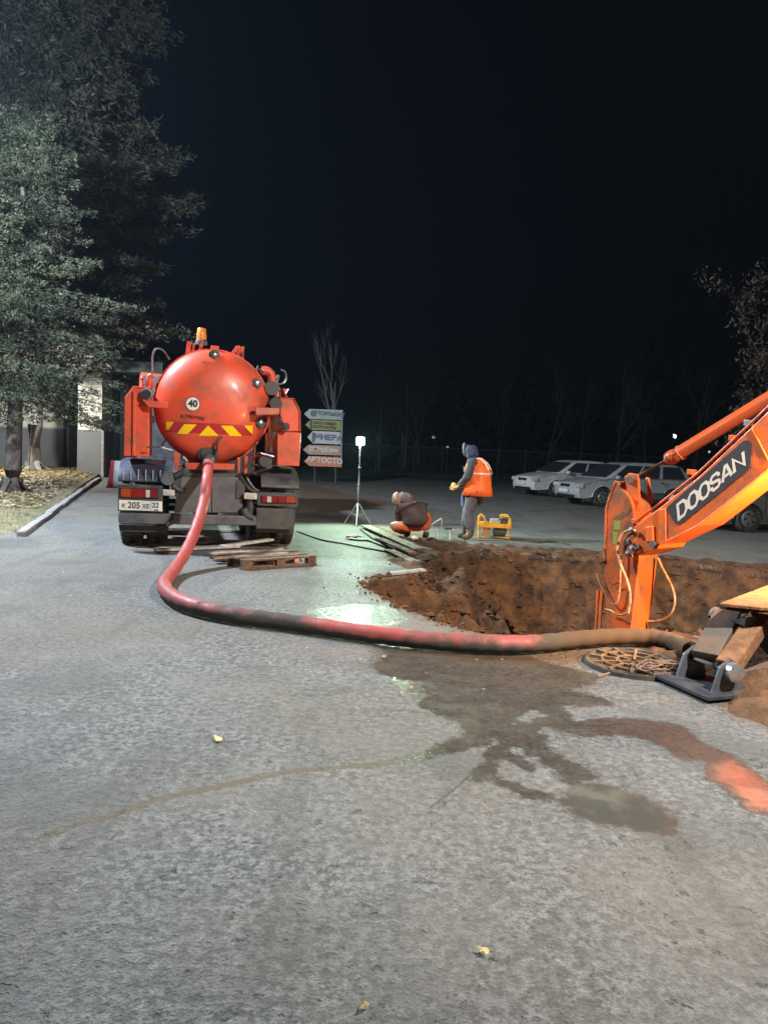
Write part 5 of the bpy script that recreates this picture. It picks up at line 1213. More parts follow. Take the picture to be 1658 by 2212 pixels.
MB().tube(tr_pts, .014, 8).build('hood_trim', PALEH, man2, smooth=True)
skin('jacket', [((-.09, .02, .22), (.235, .19)), ((-.11, .04, .36), (.25, .19)), ((-.05, .08, .52), (.235, .16)), ((.02, .10, .60), (.17, .11)), ((.05, .28, .54), .092), ((.18, .27, .36), .078), ((.31, .13, .25), .055), ((.04, -.10, .55), .090), ((.17, -.17, .38), .078), ((.31, -.05, .26), .055)],
     [(0, 1), (1, 2), (2, 3), (3, 4), (4, 5), (5, 6), (3, 7), (7, 8), (8, 9)], BROWNJ, man2)
skin('trousers', [((-.02, .02, .21), (.14, .11)), ((.02, .17, .215), .095), ((.12, .40, .205), .078), ((.15, .14, .10), .070), ((.02, -.13, .26), .10), ((.20, -.235, .42), .085), ((.11, -.215, .13), .080)],
     [(0, 1), (1, 2), (2, 3), (0, 4), (4, 5), (5, 6)], ORT, man2)
for x, y in ((.14, .10), (.10, -.215)): skin('boot', [((x - .02, y, .13), .06), ((x, y, .07), .055), ((x + .07, y, .045), (.05, .042)), ((x + .15, y, .035), (.048, .034))], [(0, 1), (1, 2), (2, 3)], BOOT, man2)
hand('glove', (.34, .11, .23), (.8, -.3, -.45), (0, -.3, 1), man2, GLOVE); hand('glove', (.34, -.04, .24), (.8, .3, -.45), (0, .3, 1), man2, GLOVE)

# ================================================================== PARKED CARS
def car(label, wheel_px, wheel_local, head_ang, paint, lower, prof, roof, name='parked_car', hi=1.0, est=None, W=1.68, group='cars parked across the lot'):
    """local +x forward, +y left; prof: lower body outline (x,z); roof: greenhouse outline (x,z)"""
    wp = G(*wheel_px); rz_ = head_ang; mr_ = Matrix.Rotation(rz_, 4, 'Z'); o0 = wp - (mr_ @ Vector((wheel_local[0], wheel_local[1], 0)))
    root = empty(name, (o0.x, o0.y, 0), rz_, label, 'car', group)
    def outline(pr, wheels):
        out = []
        for (x, z) in pr: out.append((x, z))
        for xw in wheels:   # bottom edge runs front->back after prof: insert arches
            n_ = 10; 
            for k in range(n_ + 1):
                a_ = math.pi * k / n_; out.append((xw + .36 * math.cos(a_), .30 + .36 * math.sin(a_)))
        return out
    wx = (1.32, -1.28)
    ol = outline(prof, wx); hw = W / 2
    # loft with tumblehome: three widths
    vs = []; n_ = len(ol); lay = [(-hw * .95, -.02), (-hw, -.012), (-hw * .9, .004), (0, .022), (hw * .9, .004), (hw, -.012), (hw * .95, -.02)]
    for (y, dz_) in lay:
        for (x, z) in ol:
            k = 1 - .15 * max(0, abs(x) - 1.3) ** 2; yy = y * k * (1 - .06 * max(0, z - .75) / .3); x = x + (.10 * (1 - abs(y) / hw) if x > 1.9 else (-.06 * (1 - abs(y) / hw) if x < -1.9 else 0)); z = z + (dz_ if z > .55 else 0)
            vs.append((x, yy, z))
    fs = [tuple(range(n_)), tuple(reversed(range(6 * n_, 7 * n_)))]
    for j in range(6):
        for i in range(n_): fs.append((j * n_ + i, (j + 1) * n_ + i, (j + 1) * n_ + (i + 1) % n_, j * n_ + (i + 1) % n_))
    MB().add(vs, fs).build('body', paint, root, bevel=.035, seg=3, smooth=True)
    # greenhouse
    nr = len(roof); zb = min(z for x, z in roof); ztp = max(z for x, z in roof)
    def ring(sg, ins=0.0): return [Vector((x * 1.0, sg * ((hw * .93) * (1 - .20 * (z - zb) / (ztp - zb)) - ins), z)) for x, z in roof]
    a1_, b1_ = ring(-1), ring(1)
    MB().add(a1_ + b1_, [tuple(range(nr)), tuple(reversed(range(nr, 2 * nr)))] + [(i, nr + i, nr + (i + 1) % nr, (i + 1) % nr) for i in range(nr)]).build('roof', paint, root, bevel=.06, seg=3, smooth=True)
    xs_ = [x for x, z in roof]; x_f, x_b = max(xs_), min(xs_); tf, tbk = roof[1][0], roof[-2][0]
    def wpt(x, z, sg, o=.012): return Vector((x, sg * ((hw * .93) * (1 - .20 * (z - zb) / (ztp - zb)) + o), z))
    z0, z1_ = zb + .05, ztp - .10
    def lerp(a, b2, t_): return a + (b2 - a) * t_
    fx0, fx1 = x_f - .22, tf - .02; bx0, bx1 = x_b + .22, tbk + .03
    cuts = est or [0.02, .38, .43, .79, .84, .97]
    for sg in (-1, 1):
        for k in range(0, len(cuts) - 1, 2):
            c0, c1 = cuts[k], cuts[k + 1]
            q = [(lerp(fx0, bx0, c0), z0), (lerp(fx0, bx0, c1), z0), (lerp(fx1, bx1, c1), z1_), (lerp(fx1, bx1, c0), z1_)]
            MB().prism([wpt(x, z, sg) for x, z in q], (0, -sg * .02, 0)).build('side_window', GLASS, root, bevel=.004)
    def screen(x0, x1, name_):
        dx = .012 if x0 > 0 else -.012
        P = [Vector((x0 + dx, -hw * .86, zb + .04)), Vector((x0 + dx, hw * .82, zb + .04)), Vector((x1 + dx - (.06 if x0 > 0 else -.06) * -1, hw * .64, ztp - .09)), Vector((x1 + dx - (.06 if x0 > 0 else -.06) * -1, -hw * .64, ztp - .09))]
        MB().prism(P, (dx, 0, .008)).build(name_, GLASS, root)
    screen(x_f - .04, tf + .05, 'windscreen'); screen(x_b + .05, tbk - .04, 'rear_window')
    tyres = None
    for x in wx:
        for sg in (-1, 1):
            ty = MB().lathe([(.19, -.09), (.29, -.10), (.30, -.06), (.30, .06), (.29, .10), (.19, .09)], 28, (x, sg * (hw - .10), .30), (0, 1, 0)).build('wheel', RUBBER, root, smooth=True)
            MB().lathe([(.19, 0), (.17, .02), (.05, .03), (.01, .035)], 18, (x, sg * (hw - .015), .30), (0, sg, 0)).build('hub_cap', RIM, ty, smooth=True)
            for k in range(5):
                a_ = 6.283 * k / 5; MB().box((x + .11 * math.cos(a_), sg * (hw + .012), .30 + .11 * math.sin(a_)), (.05, .01, .05)).build('rim_gap', BLACK, ty)
    fxx = max(x for x, z in prof); 
    for sg in (-1, 1):
        MB().box((fxx - .085, sg * hw * .68, .635), (.22, .40, .15), Matrix.Rotation(sg * -.35, 3, 'Z')).build('headlight', CLEARL, root, bevel=.04, seg=3)
        MB().box((x_f - .35, sg * (hw + .06), zb + .06), (.10, .16, .11)).build('wing_mirror', paint, root, bevel=.02)
        MB().box((.10, sg * (hw + .008), .80), (.14, .012, .03)).build('door_handle', BLACK, root); MB().box((-.85, sg * (hw + .008), .80), (.14, .012, .03)).build('door_handle', BLACK, root)
        for xx in (.92, -.18, -1.0): MB().box((xx, sg * (hw + .001), .62), (.008, .008, .5)).build('door_gap', BLACK, root)
    MB().box((fxx + .06, 0, .62), (.06, .50, .10)).build('grille', BLACK, root, bevel=.02)
    MB().box((fxx + .045, 0, .30), (.08, .95, .09)).build('bumper_intake', BLACK, root, bevel=.02)
    MB().box((fxx + .115, 0, .46), (.02, .5, .10)).build('number_plate', WHITE, root)
    if lower is CARG:
        for sg in (-1, 1): MB().box((0, sg * (hw + .003), .38), (1.9, .02, .2)).build('sill_trim', CARG, root)
    return root
sedan = [(2.18, .30), (2.22, .45), (2.20, .68), (2.10, .76), (1.0, .93), (-1.55, .95), (-2.1, .92), (-2.2, .70), (-2.2, .32), (-2.0, .26)][::-1]
def mkprof(front): return front
lowline = [(2.16, .24), (2.23, .40), (2.22, .60), (2.14, .72), (1.9, .79), (1.4, .87), (1.0, .92), (-1.6, .95), (-2.12, .90), (-2.2, .68), (-2.18, .30), (-1.66, .24)]
# outline order: front bottom -> over the top -> rear bottom -> arches rear to front
def body_outline(): return lowline
def car_fix(pr): return pr
_old = car
car1 = car('white saloon car furthest from the boom with its nose to the pit', (1199, 1074), (1.32, .80), R(180 + 24), CARW, BLACK, lowline[::-1], [(1.22, .89), (.40, 1.33), (.15, 1.39), (-.30, 1.41), (-.95, 1.38), (-1.15, 1.33), (-1.80, .93)])
wagon = [(2.04, .24), (2.12, .40), (2.11, .58), (2.03, .70), (1.8, .77), (1.35, .85), (1.0, .90), (-1.9, .95), (-2.15, .90), (-2.2, .60), (-2.15, .30), (-1.66, .24)]
car2 = car('white and grey estate car partly behind the excavator boom', (1299, 1095), (1.32, .80), R(180 + 18), mat('shaded_white_car_paint', (.48, .50, .52), .35, c2=(.35, .36, .37), scale=3, coat=.5), CARG, wagon[::-1], [(1.22, .88), (.45, 1.32), (.15, 1.40), (-.5, 1.42), (-1.5, 1.38), (-1.7, 1.33), (-2.1, .92)], est=[0.02, .30, .34, .61, .66, .97])  # white paint darkened, the car's shading is put into its colour
car3 = car('dull olive car under the raised boom with only its wheel and side showing', (1612, 1150), (1.32, .80), R(180 + 12), CARO, CARO, lowline[::-1], [(1.05, .90), (.25, 1.36), (.0, 1.40), (-.95, 1.38), (-1.15, 1.33), (-1.75, .92)])

# unseen panel van, added to cast the shadow across the near asphalt
van = empty('shadow_van', (-3.8, 1.9, 0), 0, 'dark panel van added unseen beside the camera to cast the near shadow', 'van')
VP = mat('van_paint', (.06, .07, .09), .4, coat=.4, c2=(.1, .1, .11), scale=2)
MB().prism([(-.95, -2.4, .35), (-.95, -2.45, 1.0), (-.95, -1.6, 1.15), (-.95, -.9, 2.1), (-.95, -.5, 2.25), (-.95, 2.45, 2.25), (-.95, 2.5, .35)], (1.9, 0, 0)).build('body', VP, van, bevel=.08, seg=3, smooth=True)
MB().prism([(-.8, -1.58, 1.2), (.8, -1.58, 1.2), (.7, -.98, 2.02), (-.7, -.98, 2.02)], (0, -.03, .02)).build('windscreen', GLASS, van)
for sg in (-1, 1):
    MB().prism([(sg * .955, -1.3, 1.25), (sg * .955, -.35, 1.25), (sg * .955, -.35, 1.95), (sg * .955, -.8, 1.95)], (sg * .01, 0, 0)).build('side_window', GLASS, van)
    MB().box((sg * .6, 2.51, 1.6), (.6, .02, .5)).build('rear_window', GLASS, van); MB().box((sg * .85, 2.51, 1.0), (.12, .03, .35)).build('tail_lamp', REDL, van, bevel=.01)
    for y in (-1.5, 1.5):
        wv_ = MB().lathe([(.2, -.11), (.33, -.12), (.34, -.07), (.34, .07), (.33, .12), (.2, .11)], 28, (sg * .86, y, .34), (1, 0, 0)).build('wheel', RUBBER, van, smooth=True)
        MB().lathe([(.2, 0), (.17, .02), (.02, .03)], 18, (sg * .97, y, .34), (sg, 0, 0)).build('hub_cap', RIM, wv_, smooth=True)
# ================================================================== SIGNPOST
SGY = 31.0
s0 = PY(700, 1036, SGY); sg = empty('signpost', (s0.x, SGY, 0), 0, 'stack of five arrow shaped company signs pointing left beside the tanker', 'signpost')
ZG = ZM(750, 1010, 13.01)
SG1 = mat('sign_grey', (.36, .40, .40), .5, c2=(.28, .33, .31), scale=2); SG2 = mat('sign_olive', (.26, .25, .08), .5); SG3 = mat('sign_white', (.50, .50, .52), .5)
SG4 = mat('sign_beige', (.42, .36, .33), .5, c2=(.5, .28, .2), scale=.8, amt=.8); SG5 = mat('sign_orange', (.62, .20, .10), .5, c2=(.6, .3, .2), scale=3); INK = mat('sign_ink', (.10, .13, .14), .6); INK2 = mat('sign_ink_blue', (.10, .11, .20), .6); PALEI = mat('sign_pale', (.72, .66, .60), .6); DKI = mat('sign_dark_olive', (.08, .07, .02), .6)
def SP(X, Y, o=0.0): return PY(*ZG(X, Y), SGY + o)
def sgb(mb, name, m, parent=None, **k):
    if parent is not None: mb.v = [rootmat(sg).inverted() @ p for p in mb.v]; return mb.build(name, m, parent, **k)
    return mb.build(name, m, sg, world=True, **k)
def arrow(y0, y1, tipx, x1, m, shy=.0):
    ym = (y0 + y1) / 2; bx = tipx + 180
    return sgb(MB().prism([SP(bx, y0), SP(x1, y0 + 40), SP(x1, y1 + 35), SP(bx, y1), SP(tipx, ym)], (0, .05, 0)), 'arrow_sign', m, bevel=.01)
def sgt(txt, X, Y, hgt, m, parent, xs=1.0, bold=.01):
    me = textmesh(txt, hgt, bold, 0, xs=xs); c_ = SP(X, Y, -.012); inv = rootmat(sg).inverted()
    for v in me.vertices: v.co = inv @ (c_ + Vector((v.co.x, 0, v.co.y - v.co.x * .042)))
    return link('sign_lettering', me, m, parent)
a1 = arrow(165, 495, 130, 1365, SG1); sgt('АВТОРЕМОНТ', 920, 330, .20, INK, a1, 1.0)
sgb(MB().lathe([(.10, 0), (.13, 0), (.13, .01), (.10, .01)], 20, SP(440, 320, -.015), (0, 1, 0)), 'sign_emblem', INK, a1)
a2 = arrow(515, 850, 170, 1330, SG2); sgt('МАГАЗИН', 800, 640, .15, DKI, a2, 1.3); sgt('ЗАПЧАСТИ', 800, 770, .15, DKI, a2, 1.15); sgb(MB().prism([SP(320, 530, -.01), SP(395, 530, -.01), SP(395, 840, -.01), SP(320, 840, -.01)], (0, .008, 0)), 'sign_bar', DKI, a2)
a3 = arrow(880, 1290, 240, 1320, SG3); sgt('ИНЕВА', 930, 1110, .30, INK2, a3, 1.15, .015); sgb(MB().prism([SP(390, 930, -.01), SP(480, 930, -.01), SP(480, 1250, -.01), SP(390, 1250, -.01)], (0, .008, 0)), 'sign_bar', INK, a3)
a4 = arrow(1335, 1650, 100, 1315, SG4); sgt('СТРОЙ', 640, 1500, .22, PALEI, a4, 1.1, .01); sgt('дом', 1090, 1510, .2, PALEI, a4)
a5 = arrow(1700, 2030, 130, 1310, SG5); sgt('АВТОСТО', 800, 1850, .28, PALEI, a5, 1.1, .012)
for X in (500, 1180):
    a_, b_ = SP(X, 180, .12), SP(X, 2060, .12); sgb(MB().tube([a_, Vector((b_.x, b_.y, 0))], .05, 8), 'post', DARK)
sgb(MB().bar(SP(1375, 200, .02), SP(1335, 2070, .02), .05, .05), 'side_rail', SG1)

# ================================================================== BUILDING, left
WALLG = mat('grey_plinth_render', (.155, .155, .165), .85, c2=(.12, .125, .13), scale=.6, amt=.6, bump=.1); WALLW = mat('cream_render', (.62, .60, .52), .85, c2=(.48, .47, .42), scale=.8, amt=.6, bump=.1)
DK = mat('unlit_recess', (.02, .022, .028), .8)  # near-black colour stands in for the unlit recess and gate
bW = PY(45, 1015, 31.8); bl0 = empty('building', (-17, 32, 0), 0, 'low building with grey plinth and cream upper wall behind the trees', 'building')
def bb(x0, x1, y0, y1, z0, z1_, name, m, bevel=.01, parent=None): 
    mb = MB().box(((x0 + x1) / 2, (y0 + y1) / 2, (z0 + z1_) / 2), (x1 - x0, y1 - y0, z1_ - z0))
    if parent is not None: mb.v = [rootmat(bl0).inverted() @ p for p in mb.v]; return mb.build(name, m, parent, bevel=bevel)
    return mb.build(name, m, bl0, world=True, bevel=bevel)
def bx_at(x, Y): return PY(x, 950, Y).x
xr = bx_at(137, 31.8)
bb(-42, xr, 31.8, 34, 0, 1.80, 'plinth', WALLG); bb(-42, xr - .02, 31.85, 34, 1.80, 6.4, 'upper_wall', WALLW); bb(-42, xr, 31.76, 31.84, 1.78, 1.86, 'ledge', CONC)
xp0, xp1 = bx_at(167, 28.3), bx_at(220, 28.3)
bb(xp0, xp1, 28.3, 29.4, 0, 1.78, 'pier_base', WALLG); bb(xp0 + .01, xp1 - .01, 28.32, 29.38, 1.78, 5.6, 'pier', WALLW)
bb(xp1, xp1 + .09, 28.27, 28.5, 0, 1.78, 'pier_trim', CONC)
bb(xr, xp1 + 3.6, 33.2, 34, 0, 5.4, 'recess_wall', DK); bb(xr + .1, xr + .2, 31.9, 33, 0, 2.4, 'door_frame', CONC); bb(xp0 - .2, xp1 + 2.4, 27.9, 34, 4.0, 4.4, 'canopy_roof', mat('canopy_dark', (.05, .06, .065), .8))
bb(xp1 + .8, xp1 + 4.4, 30.0, 30.2, 0, 3.6, 'gate_panel', DK)
wq_ = PY((217.5 + 236) / 2, 865, 29.9); bb(wq_.x - .16, wq_.x + .16, 29.86, 29.98, wq_.z - .27, wq_.z + .27, 'wall_lamp_box', mat('box_pale', (.5, .55, .55), .6))
bb(wq_.x + .25, wq_.x + .55, 29.9, 30.1, 0, 4.0, 'gate_post', mat('post_dim', (.12, .15, .15), .8))
for k in range(7):
    bb(-40 + k * 3.6, -38.2 + k * 3.6, 31.80, 31.9, 2.6, 4.2, 'window', GLASS)

# road barrier at the far side of the tanker
b0 = PY(236, 1043, 22.5); ba = empty('road_barrier', (b0.x, b0.y, 0), R(4), 'red and white plastic road barrier half hidden by the left fender of the tanker', 'barrier')
RB = mat('barrier_red', (.62, .05, .07), .45); WB = mat('barrier_white', (.72, .74, .78), .45)
hs = .82
MB().prism([(-.06, -.2, 0), (.16, -.2, 0), (.18, -.12, hs), (.08, -.12, hs), (.04, -.16, hs * .5), (-.0, -.2, .08)], (0, .3, 0)).build('red_section', RB, ba, bevel=.01)
MB().prism([(.162, -.2, 0), (.46, -.2, 0), (.44, -.12, hs), (.182, -.12, hs)], (0, .3, 0)).build('white_section', WB, ba, bevel=.01)
MB().prism([(.465, -.2, 0), (.85, -.2, 0), (.80, -.12, hs), (.445, -.12, hs)], (0, .3, 0)).build('red_section', RB, ba, bevel=.01)

# ================================================================== TREES
def conifer(name, base, H, z0, Rf, nb, seed, label, m, needle=.11, trunk_r=.2, lean=(0, 0), group=None, tm=BARK, per=1.0):
    rs = np.random.RandomState(seed); root = empty(name, tuple(base), 0, label, 'tree', group)
    tp_ = [Vector((lean[0] * (z / H), lean[1] * (z / H), z)) for z in np.linspace(-.1, H, 14)]
    tr__ = [trunk_r * (1.25 if i == 0 else 1) * (1 - .93 * (i / 13)) for i in range(14)]
    MB().tube(tp_, tr__, 14).build('trunk', tm, root, smooth=True)
    if trunk_r > .18:
        mbr = MB()
        for k in range(6): a_ = k * 1.05 + .3; mbr.tube([(.7 * trunk_r * math.cos(a_), .7 * trunk_r * math.sin(a_), .38), (1.5 * trunk_r * math.cos(a_), 1.5 * trunk_r * math.sin(a_), .10), (3.2 * trunk_r * math.cos(a_), 3.2 * trunk_r * math.sin(a_), -.03)], [.4 * trunk_r, .34 * trunk_r, .12 * trunk_r], 8)
        mbr.build('root_flare', tm, root, smooth=True)
    bm_ = MB(); C_ = []; D_ = []
    for i in range(nb):
        t = rs.rand() ** .85; z = z0 + (H - z0) * t; az = rs.rand() * 6.283; L = Rf(t, az) * rs.uniform(.72, 1.05)
        if L < .15: continue
        droop = -.22 - .25 * (1 - t); sgm = 7; P = []
        o = np.array([lean[0] * z / H, lean[1] * z / H, z]); dr = np.array([math.cos(az), math.sin(az), 0]); sd_ = np.array([-dr[1], dr[0], 0])
        wob = rs.uniform(-.15, .15)
        for k in range(sgm + 1):
            q = k / sgm; P.append(o + dr * L * q * .94 + sd_ * L * wob * q * q + np.array([0, 0, L * (.12 * q + droop * q * q + .16 * q ** 4)]))
        if i % 2 == 0: bm_.tube([Vector(p) for p in P[::2] + [P[-1]]], [max(.004, .016 * L / 2 * (1 - k / 4.2)) for k in range(len(P[::2]) + 1)], 5, cap=False)
        n_t = int(14 * L * per) + 4
        for _ in range(n_t):
            q = rs.uniform(.03, 1.0); f = q * sgm; k = min(int(f), sgm - 1); p = P[k] + (P[k + 1] - P[k]) * (f - k)
            sw = (1.05 - q) * L * .42 + .08; s_ = rs.uniform(-1, 1); 
            p = p + sd_ * s_ * sw + dr * (-abs(s_) * sw * .4) + np.array([0, 0, -abs(s_) * sw * .35 - rs.rand() * .10 + rs.rand() * .06])
            d = dr * .6 + sd_ * np.sign(s_) * abs(s_) + np.array([0, 0, rs.uniform(-.5, .35)]); C_.append(p); D_.append(d / np.linalg.norm(d))
    bm_.build('branches', TWIG, root)
    C_ = np.array(C_); D_ = np.array(D_); n = len(C_); K = 10
    c = np.repeat(C_, K, 0) + rs.normal(0, needle * .45, (n * K, 3)); d = np.repeat(D_, K, 0) + rs.normal(0, .55, (n * K, 3)); d /= np.linalg.norm(d, axis=1, keepdims=True)
    s_ = np.cross(d, rs.normal(0, 1, (n * K, 3))); s_ /= np.linalg.norm(s_, axis=1, keepdims=True)
    l = needle * rs.uniform(.5, 1.3, (n * K, 1)); wd = l * .16
    V = np.stack([c - d * l * .5, c + s_ * wd, c + d * l * .6, c - s_ * wd], 1).reshape(-1, 3)
    me = npmesh('crown', V, np.arange(n * K * 4).reshape(-1, 4)); link('crown', me, m, root)
    return root, n * K
q1 = G(27, 1072); T1 = (q1.x, q1.y, .05)
conifer('spruce_tree', T1, 8.8, 2.0, lambda t, a: (2.9 if t < .2 else 3.2 * (1 - .72 * t)) * (.90 + .50 * math.sin(a * 3 + 11 * t) * math.sin(9 * t + 1)), 250, 3, 'nearest spruce with a thick bare trunk and floodlit pale green boughs', NEEDLE, .075, .21, (.3, 0), 'tall spruces on the verge', BARK, 2.4)
q2 = G(126, 1020); 
conifer('spruce_tree', (q2.x + .2, 28.5, .08), 25, 3.9, lambda t, a: (3.4 + 17 * t if t < .2 else 7.3 * (1 - .64 * t)) * (1.0 + .10 * math.sin(a * 3 + 9 * t) + .13 * math.sin(21 * t)), 760, 8, 'big dark spruce in the middle with a pale leaning trunk at its foot', NEEDLE2, .21, .30, (.5, 0), 'tall spruces on the verge', BARKL, 1.0)
conifer('spruce_tree', (-20.5, 27.0, .05), 22, 3.0, lambda t, a: 4.2 * (1 - .7 * t) * (1.0 + .2 * math.sin(a * 2 + 7 * t)), 300, 21, 'dark spruce at the edge of the picture behind the nearest spruce', NEEDLE2, .2, .25, (0, 0), 'tall spruces on the verge', BARK, .5)

def bare_tree(name, base, H, seed, label, spread=.35, cat='tree', group=None, m=TWIG, r0_=.12, depth=4, leafn=0, lm=None, leafs=.06, fork=3, crown=None):
    rs = random.Random(seed); root = empty(name, tuple(base), 0, label, cat, group); tr_ = MB(); tw = MB(); tips = []
    def grow(p, d, L, r, lev):
        n_ = 5; P = [p]; q = p; dd = d.copy()
        for k in range(n_):
            dd = (dd + Vector((rs.uniform(-1, 1), rs.uniform(-1, 1), rs.uniform(-.3, .7))) * .10).normalized(); q = q + dd * L / n_; P.append(q)
        (tr_ if lev < 1 else tw).tube(P, [r * (1 - .6 * k / n_) for k in range(n_ + 1)], 6 if lev < 2 else 4, cap=False)
        if lev >= 2: tips.extend(P[2:])
        if lev >= depth: return
        nc = fork + (2 if lev == 0 else 0) + (1 if lev >= 2 else 0)
        for c in range(nc):
            k = rs.randint(1, n_) if lev > 0 else rs.randint(2, n_); a_ = rs.uniform(0, 6.283); s_, u_, _ = frame_of(dd)
            nd = (dd + (s_ * math.cos(a_) + u_ * math.sin(a_)) * rs.uniform(spread * .6, spread * 1.5)).normalized()
            grow(P[k], nd, L * rs.uniform(.45, .72), r * (1 - .6 * k / n_) * .6, lev + 1)
    grow(Vector((0, 0, -.05)), Vector((0, 0, 1)), H * .55, r0_, 0)
    tr_.build('trunk', m, root, smooth=True); tw.build('twigs', m, root)
    if leafn:
        V = np.zeros((leafn, 3, 3), np.float32)
        for i in range(leafn):
            t_ = rs.choice(tips); c = np.array(t_) + np.array([rs.gauss(0, .10), rs.gauss(0, .10), rs.gauss(-.06, .12)]); s_ = leafs * rs.uniform(.5, 1.2)
            V[i] = c + np.array([[rs.gauss(0, 1), rs.gauss(0, 1), rs.gauss(0, 1)] for _ in range(3)]) * s_ * .6
        link('leaves', npmesh('leaves', V.reshape(-1, 3), np.arange(leafn * 3).reshape(-1, 3)), lm, root)
    return root
bq = PY(727, 960, 44); bare_tree('birch_tree', (bq.x, 44, 0), 9.5, 12, 'slim bare birch rising behind the stack of arrow signs', .30, m=mat('birch_bark', (.42, .42, .40), .8), r0_=.13, depth=4, fork=3)
bq = PY(1675, 960, 19.5); bare_tree('birch_tree', (bq.x, 19.5, 0), 5.6, 33, 'tree with withered brown leaves above the excavator boom', .55, r0_=.14, depth=4, leafn=9000, lm=DRYLEAF, leafs=.065, fork=4)
bq = PY(1790, 960, 23); bare_tree('birch_tree', (bq.x, 23, 0), 6.8, 35, 'larger leafy tree at the edge of the picture behind the brown leaved one', .5, r0_=.16, depth=4, leafn=9000, lm=DRYLEAF, leafs=.07, fork=4)
bgs = [(905, 50, 7, 'far bare tree left of the standing worker'), (1080, 55, 9, 'far bare tree right of the standing worker'), (1180, 48, 8, 'far bare tree directly above the white saloon car'), (1255, 52, 9.5, 'far bare tree above the rear of the white saloon car'), (1330, 46, 8, 'far bare tree above the estate car roof'), (1400, 50, 9, 'far bare tree left of the bright distant lamp'), (1500, 46, 8.5, 'far bare tree right of the bright distant lamp'), (640, 58, 8, 'far bare tree behind the right side of the tanker')]
for i, (px, Y, H_, lb_) in enumerate(bgs):
    q = PY(px, 960, Y); bare_tree('bare_tree', (q.x, Y, 0), H_, 50 + i, lb_, .42, group='bare trees beyond the lot', r0_=.12, depth=3, fork=4)
# far scrub: reads as one dark mass
rs = np.random.RandomState(9); n = 26000; V = np.zeros((n, 3, 3), np.float32)
x = rs.uniform(-25, 60, n); y = 58 + rs.uniform(0, 8, n); hmax = 5.5 + 2.2 * np.sin(x * .35) + 1.5 * np.sin(x * 1.1 + 2) + np.where(x > 10, 2.5, 0) - np.where(x < 2, 3.0, 0); z = hmax * rs.rand(n) ** .8
c = np.stack([x, y, z], 1); V = c[:, None, :] + rs.normal(0, .22, (n, 3, 3)); V[:, :, 2] = np.maximum(V[:, :, 2], 0)
tag(link('far_scrub', npmesh('far_scrub', V.reshape(-1, 3), np.arange(n * 3).reshape(-1, 3)), mat('scrub', (.02, .019, .017), .9)), 'dark scrub and young trees beyond the car park', kind='stuff')

# ================================================================== FENCE, POLES, FAR LAMPS
fe = empty('mesh_fence', (6, 40, 0), 0, 'dark metal fence along the far side of the car park', 'fence')
FM = mat('fence_metal', (.018, .02, .02), .85)
fp = None
for i in range(25):
    x = -3 + i * 1.5
    if fp is None: fp = MB().box((0, 0, .95), (.07, .07, 1.9)).build('fence_post', FM, fe); o = fp
    else: o = fp.copy(); col.objects.link(o); o.parent = fe
    o.location = (x - 6, 0, 0)
for z in (1.75, .25): MB().box((15 - 6 + .0, 0, z), (36, .05, .05)).build('fence_rail', FM, fe)
mb = MB()
for i in range(240): mb.box((-9 + i * .15, 0, 1.0), (.02, .02, 1.5))
fb = mb.build('fence_bars', FM, fe); fb['kind'] = 'stuff'
for (px, ytop, Y, lb_) in ((829, 758, 46, 'taller of two wooden poles standing behind the tripod lamp'), (883, 822, 44, 'shorter wooden pole behind the crouching worker')):
    q = PY(px, ytop, Y); po = empty('utility_pole', (q.x, Y, 0), 0, lb_, 'pole')
    MB().cyl((0, 0, 0), (0, 0, q.z), .16, .12, 10).build('pole_shaft', mat('old_wood_pole', (.16, .16, .15), .9), po, smooth=True); MB().cyl((-.18, 0, 0), (-.18, 0, 2.5), .13, n=10).build('pole_footing', CONC, po, smooth=True)
def farlamp(px, py, Y, r, strength, label, colr=(.9, .95, 1.0)):
    q = PY(px, py, Y); lo = empty('street_lamp', (q.x, Y, 0), 0, label, 'street lamp')
    MB().cyl((0, 0, 0), (0, 0, q.z - r * .5), .06, .04, 8).build('lamp_post', DARK, lo)
    h = MB().box((0, .06, q.z), (r * 2.4, r * 1.2, r * 2.2)).build('lamp_head', DARK, lo, bevel=.02)
    MB().lathe([(.01, -r * .6), (r * .8, -r * .3), (r, 0), (r * .8, r * .3), (.01, r * .6)], 12, (0, -.06, q.z), (0, 1, 0)).build('lamp_lens', mat('far_lens%s' % int(strength), (1, 1, 1), .4, emit=colr, estr=strength), h, smooth=True)
farlamp(1455, 942, 60, .16, 14, 'brightest distant lamp seen above the excavator arm cylinder')
farlamp(1424, 936, 66, .09, 2.2, 'faint distant lamp just left of the brightest one')
farlamp(936, 944, 62, .13, .35, 'dim distant lamp left of the standing worker')
farlamp(966, 966, 55, .09, .22, 'dim distant light low beside the hood of the standing worker')
farlamp(1530, 976, 60, .10, .6, 'distant lamp between the arm cylinder and the boom')

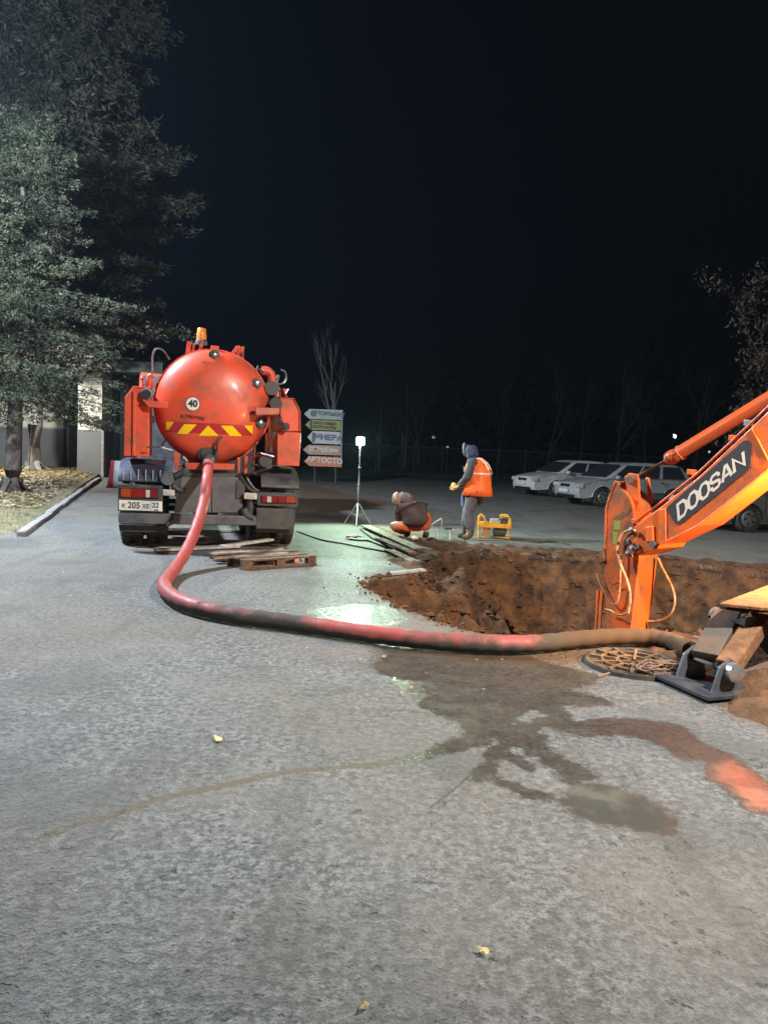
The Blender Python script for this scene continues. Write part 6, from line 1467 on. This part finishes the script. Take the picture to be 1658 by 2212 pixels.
# ================================================================== STREET LAMPS THAT LIGHT THE PLACE (outside the frame)
def streetlamp(pos, arm, power, color, label, radius=.22, aim=None):
    p = Vector(pos); base = p - Vector(arm); base.z = 0
    o = empty('street_lamp', tuple(base), 0, label, 'street lamp'); a = Vector(arm); a.z = 0
    MB().cyl((0, 0, 0), (0, 0, p.z - .3), .09, .06, 12).build('lamp_post', GREYM, o, smooth=True)
    MB().tube(cr_spline([(0, 0, p.z - .3), (0, 0, p.z + .05), tuple(a * .4 + ZU * (p.z + .25)), tuple(a + ZU * (p.z + .18))], 5), .035, 8).build('lamp_arm', GREYM, o, smooth=True)
    h = MB().lathe([(.10, .12), (.30, .10), (.32, .04), (.31, .04)], 20, tuple(a + ZU * p.z), (0, 0, 1)).build('lamp_head', GREYM, o, smooth=True)
    MB().lathe([(.01, -.02), (.2, -.01), (.27, .03), (.27, .04)], 20, tuple(a + ZU * p.z), (0, 0, 1)).build('lamp_lens', mat('lens_' + str(int(power)), (1, 1, 1), .4, emit=color, estr=25), h, smooth=True)
    if aim is None: addlight('lamp_light', 'POINT', p - ZU * .32, power, color, o, radius=radius)
    else:   # shielded head: a main beam and some spill
        addlight('lamp_light', 'SPOT', p - ZU * .32, power, color, o, target=aim, radius=radius, angle=R(86), blend=.55)
        addlight('lamp_spill', 'POINT', p - ZU * .34, power * .24, color, o, radius=radius)
streetlamp(L_LEFT_POS, (1.4, .4, 0), L_LEFT[0], L_LEFT[1], 'tall street lamp beyond the edge of the picture lighting the spruces')
streetlamp(L_WALL_POS, (.8, .3, 0), L_WALL[0], L_WALL[1], 'street lamp beyond the edge of the picture lighting the building wall')
streetlamp(L_BACK_POS, (-1.2, .6, 0), L_BACK[0], L_BACK[1], 'tall street lamp behind the excavator lighting the road', aim=Vector((2.5, 6.8, 0)))

# ================================================================== NIGHT HAZE
HZ = MB().box((5, 62, 13.5), (130, 150, 33)).build('haze', None)
hm = bpy.data.materials.new('haze_air'); hm.use_nodes = True; hn = hm.node_tree; hn.nodes.clear()
ho_ = hn.nodes.new('ShaderNodeOutputMaterial'); hv = hn.nodes.new('ShaderNodeVolumePrincipled')
hv.inputs['Color'].default_value = (.60, .78, 1.0, 1); hv.inputs['Density'].default_value = HAZE_D; hv.inputs['Anisotropy'].default_value = .35
hn.links.new(hv.outputs[0], ho_.inputs['Volume']); HZ.data.materials.append(hm); tag(HZ, kind='stuff')
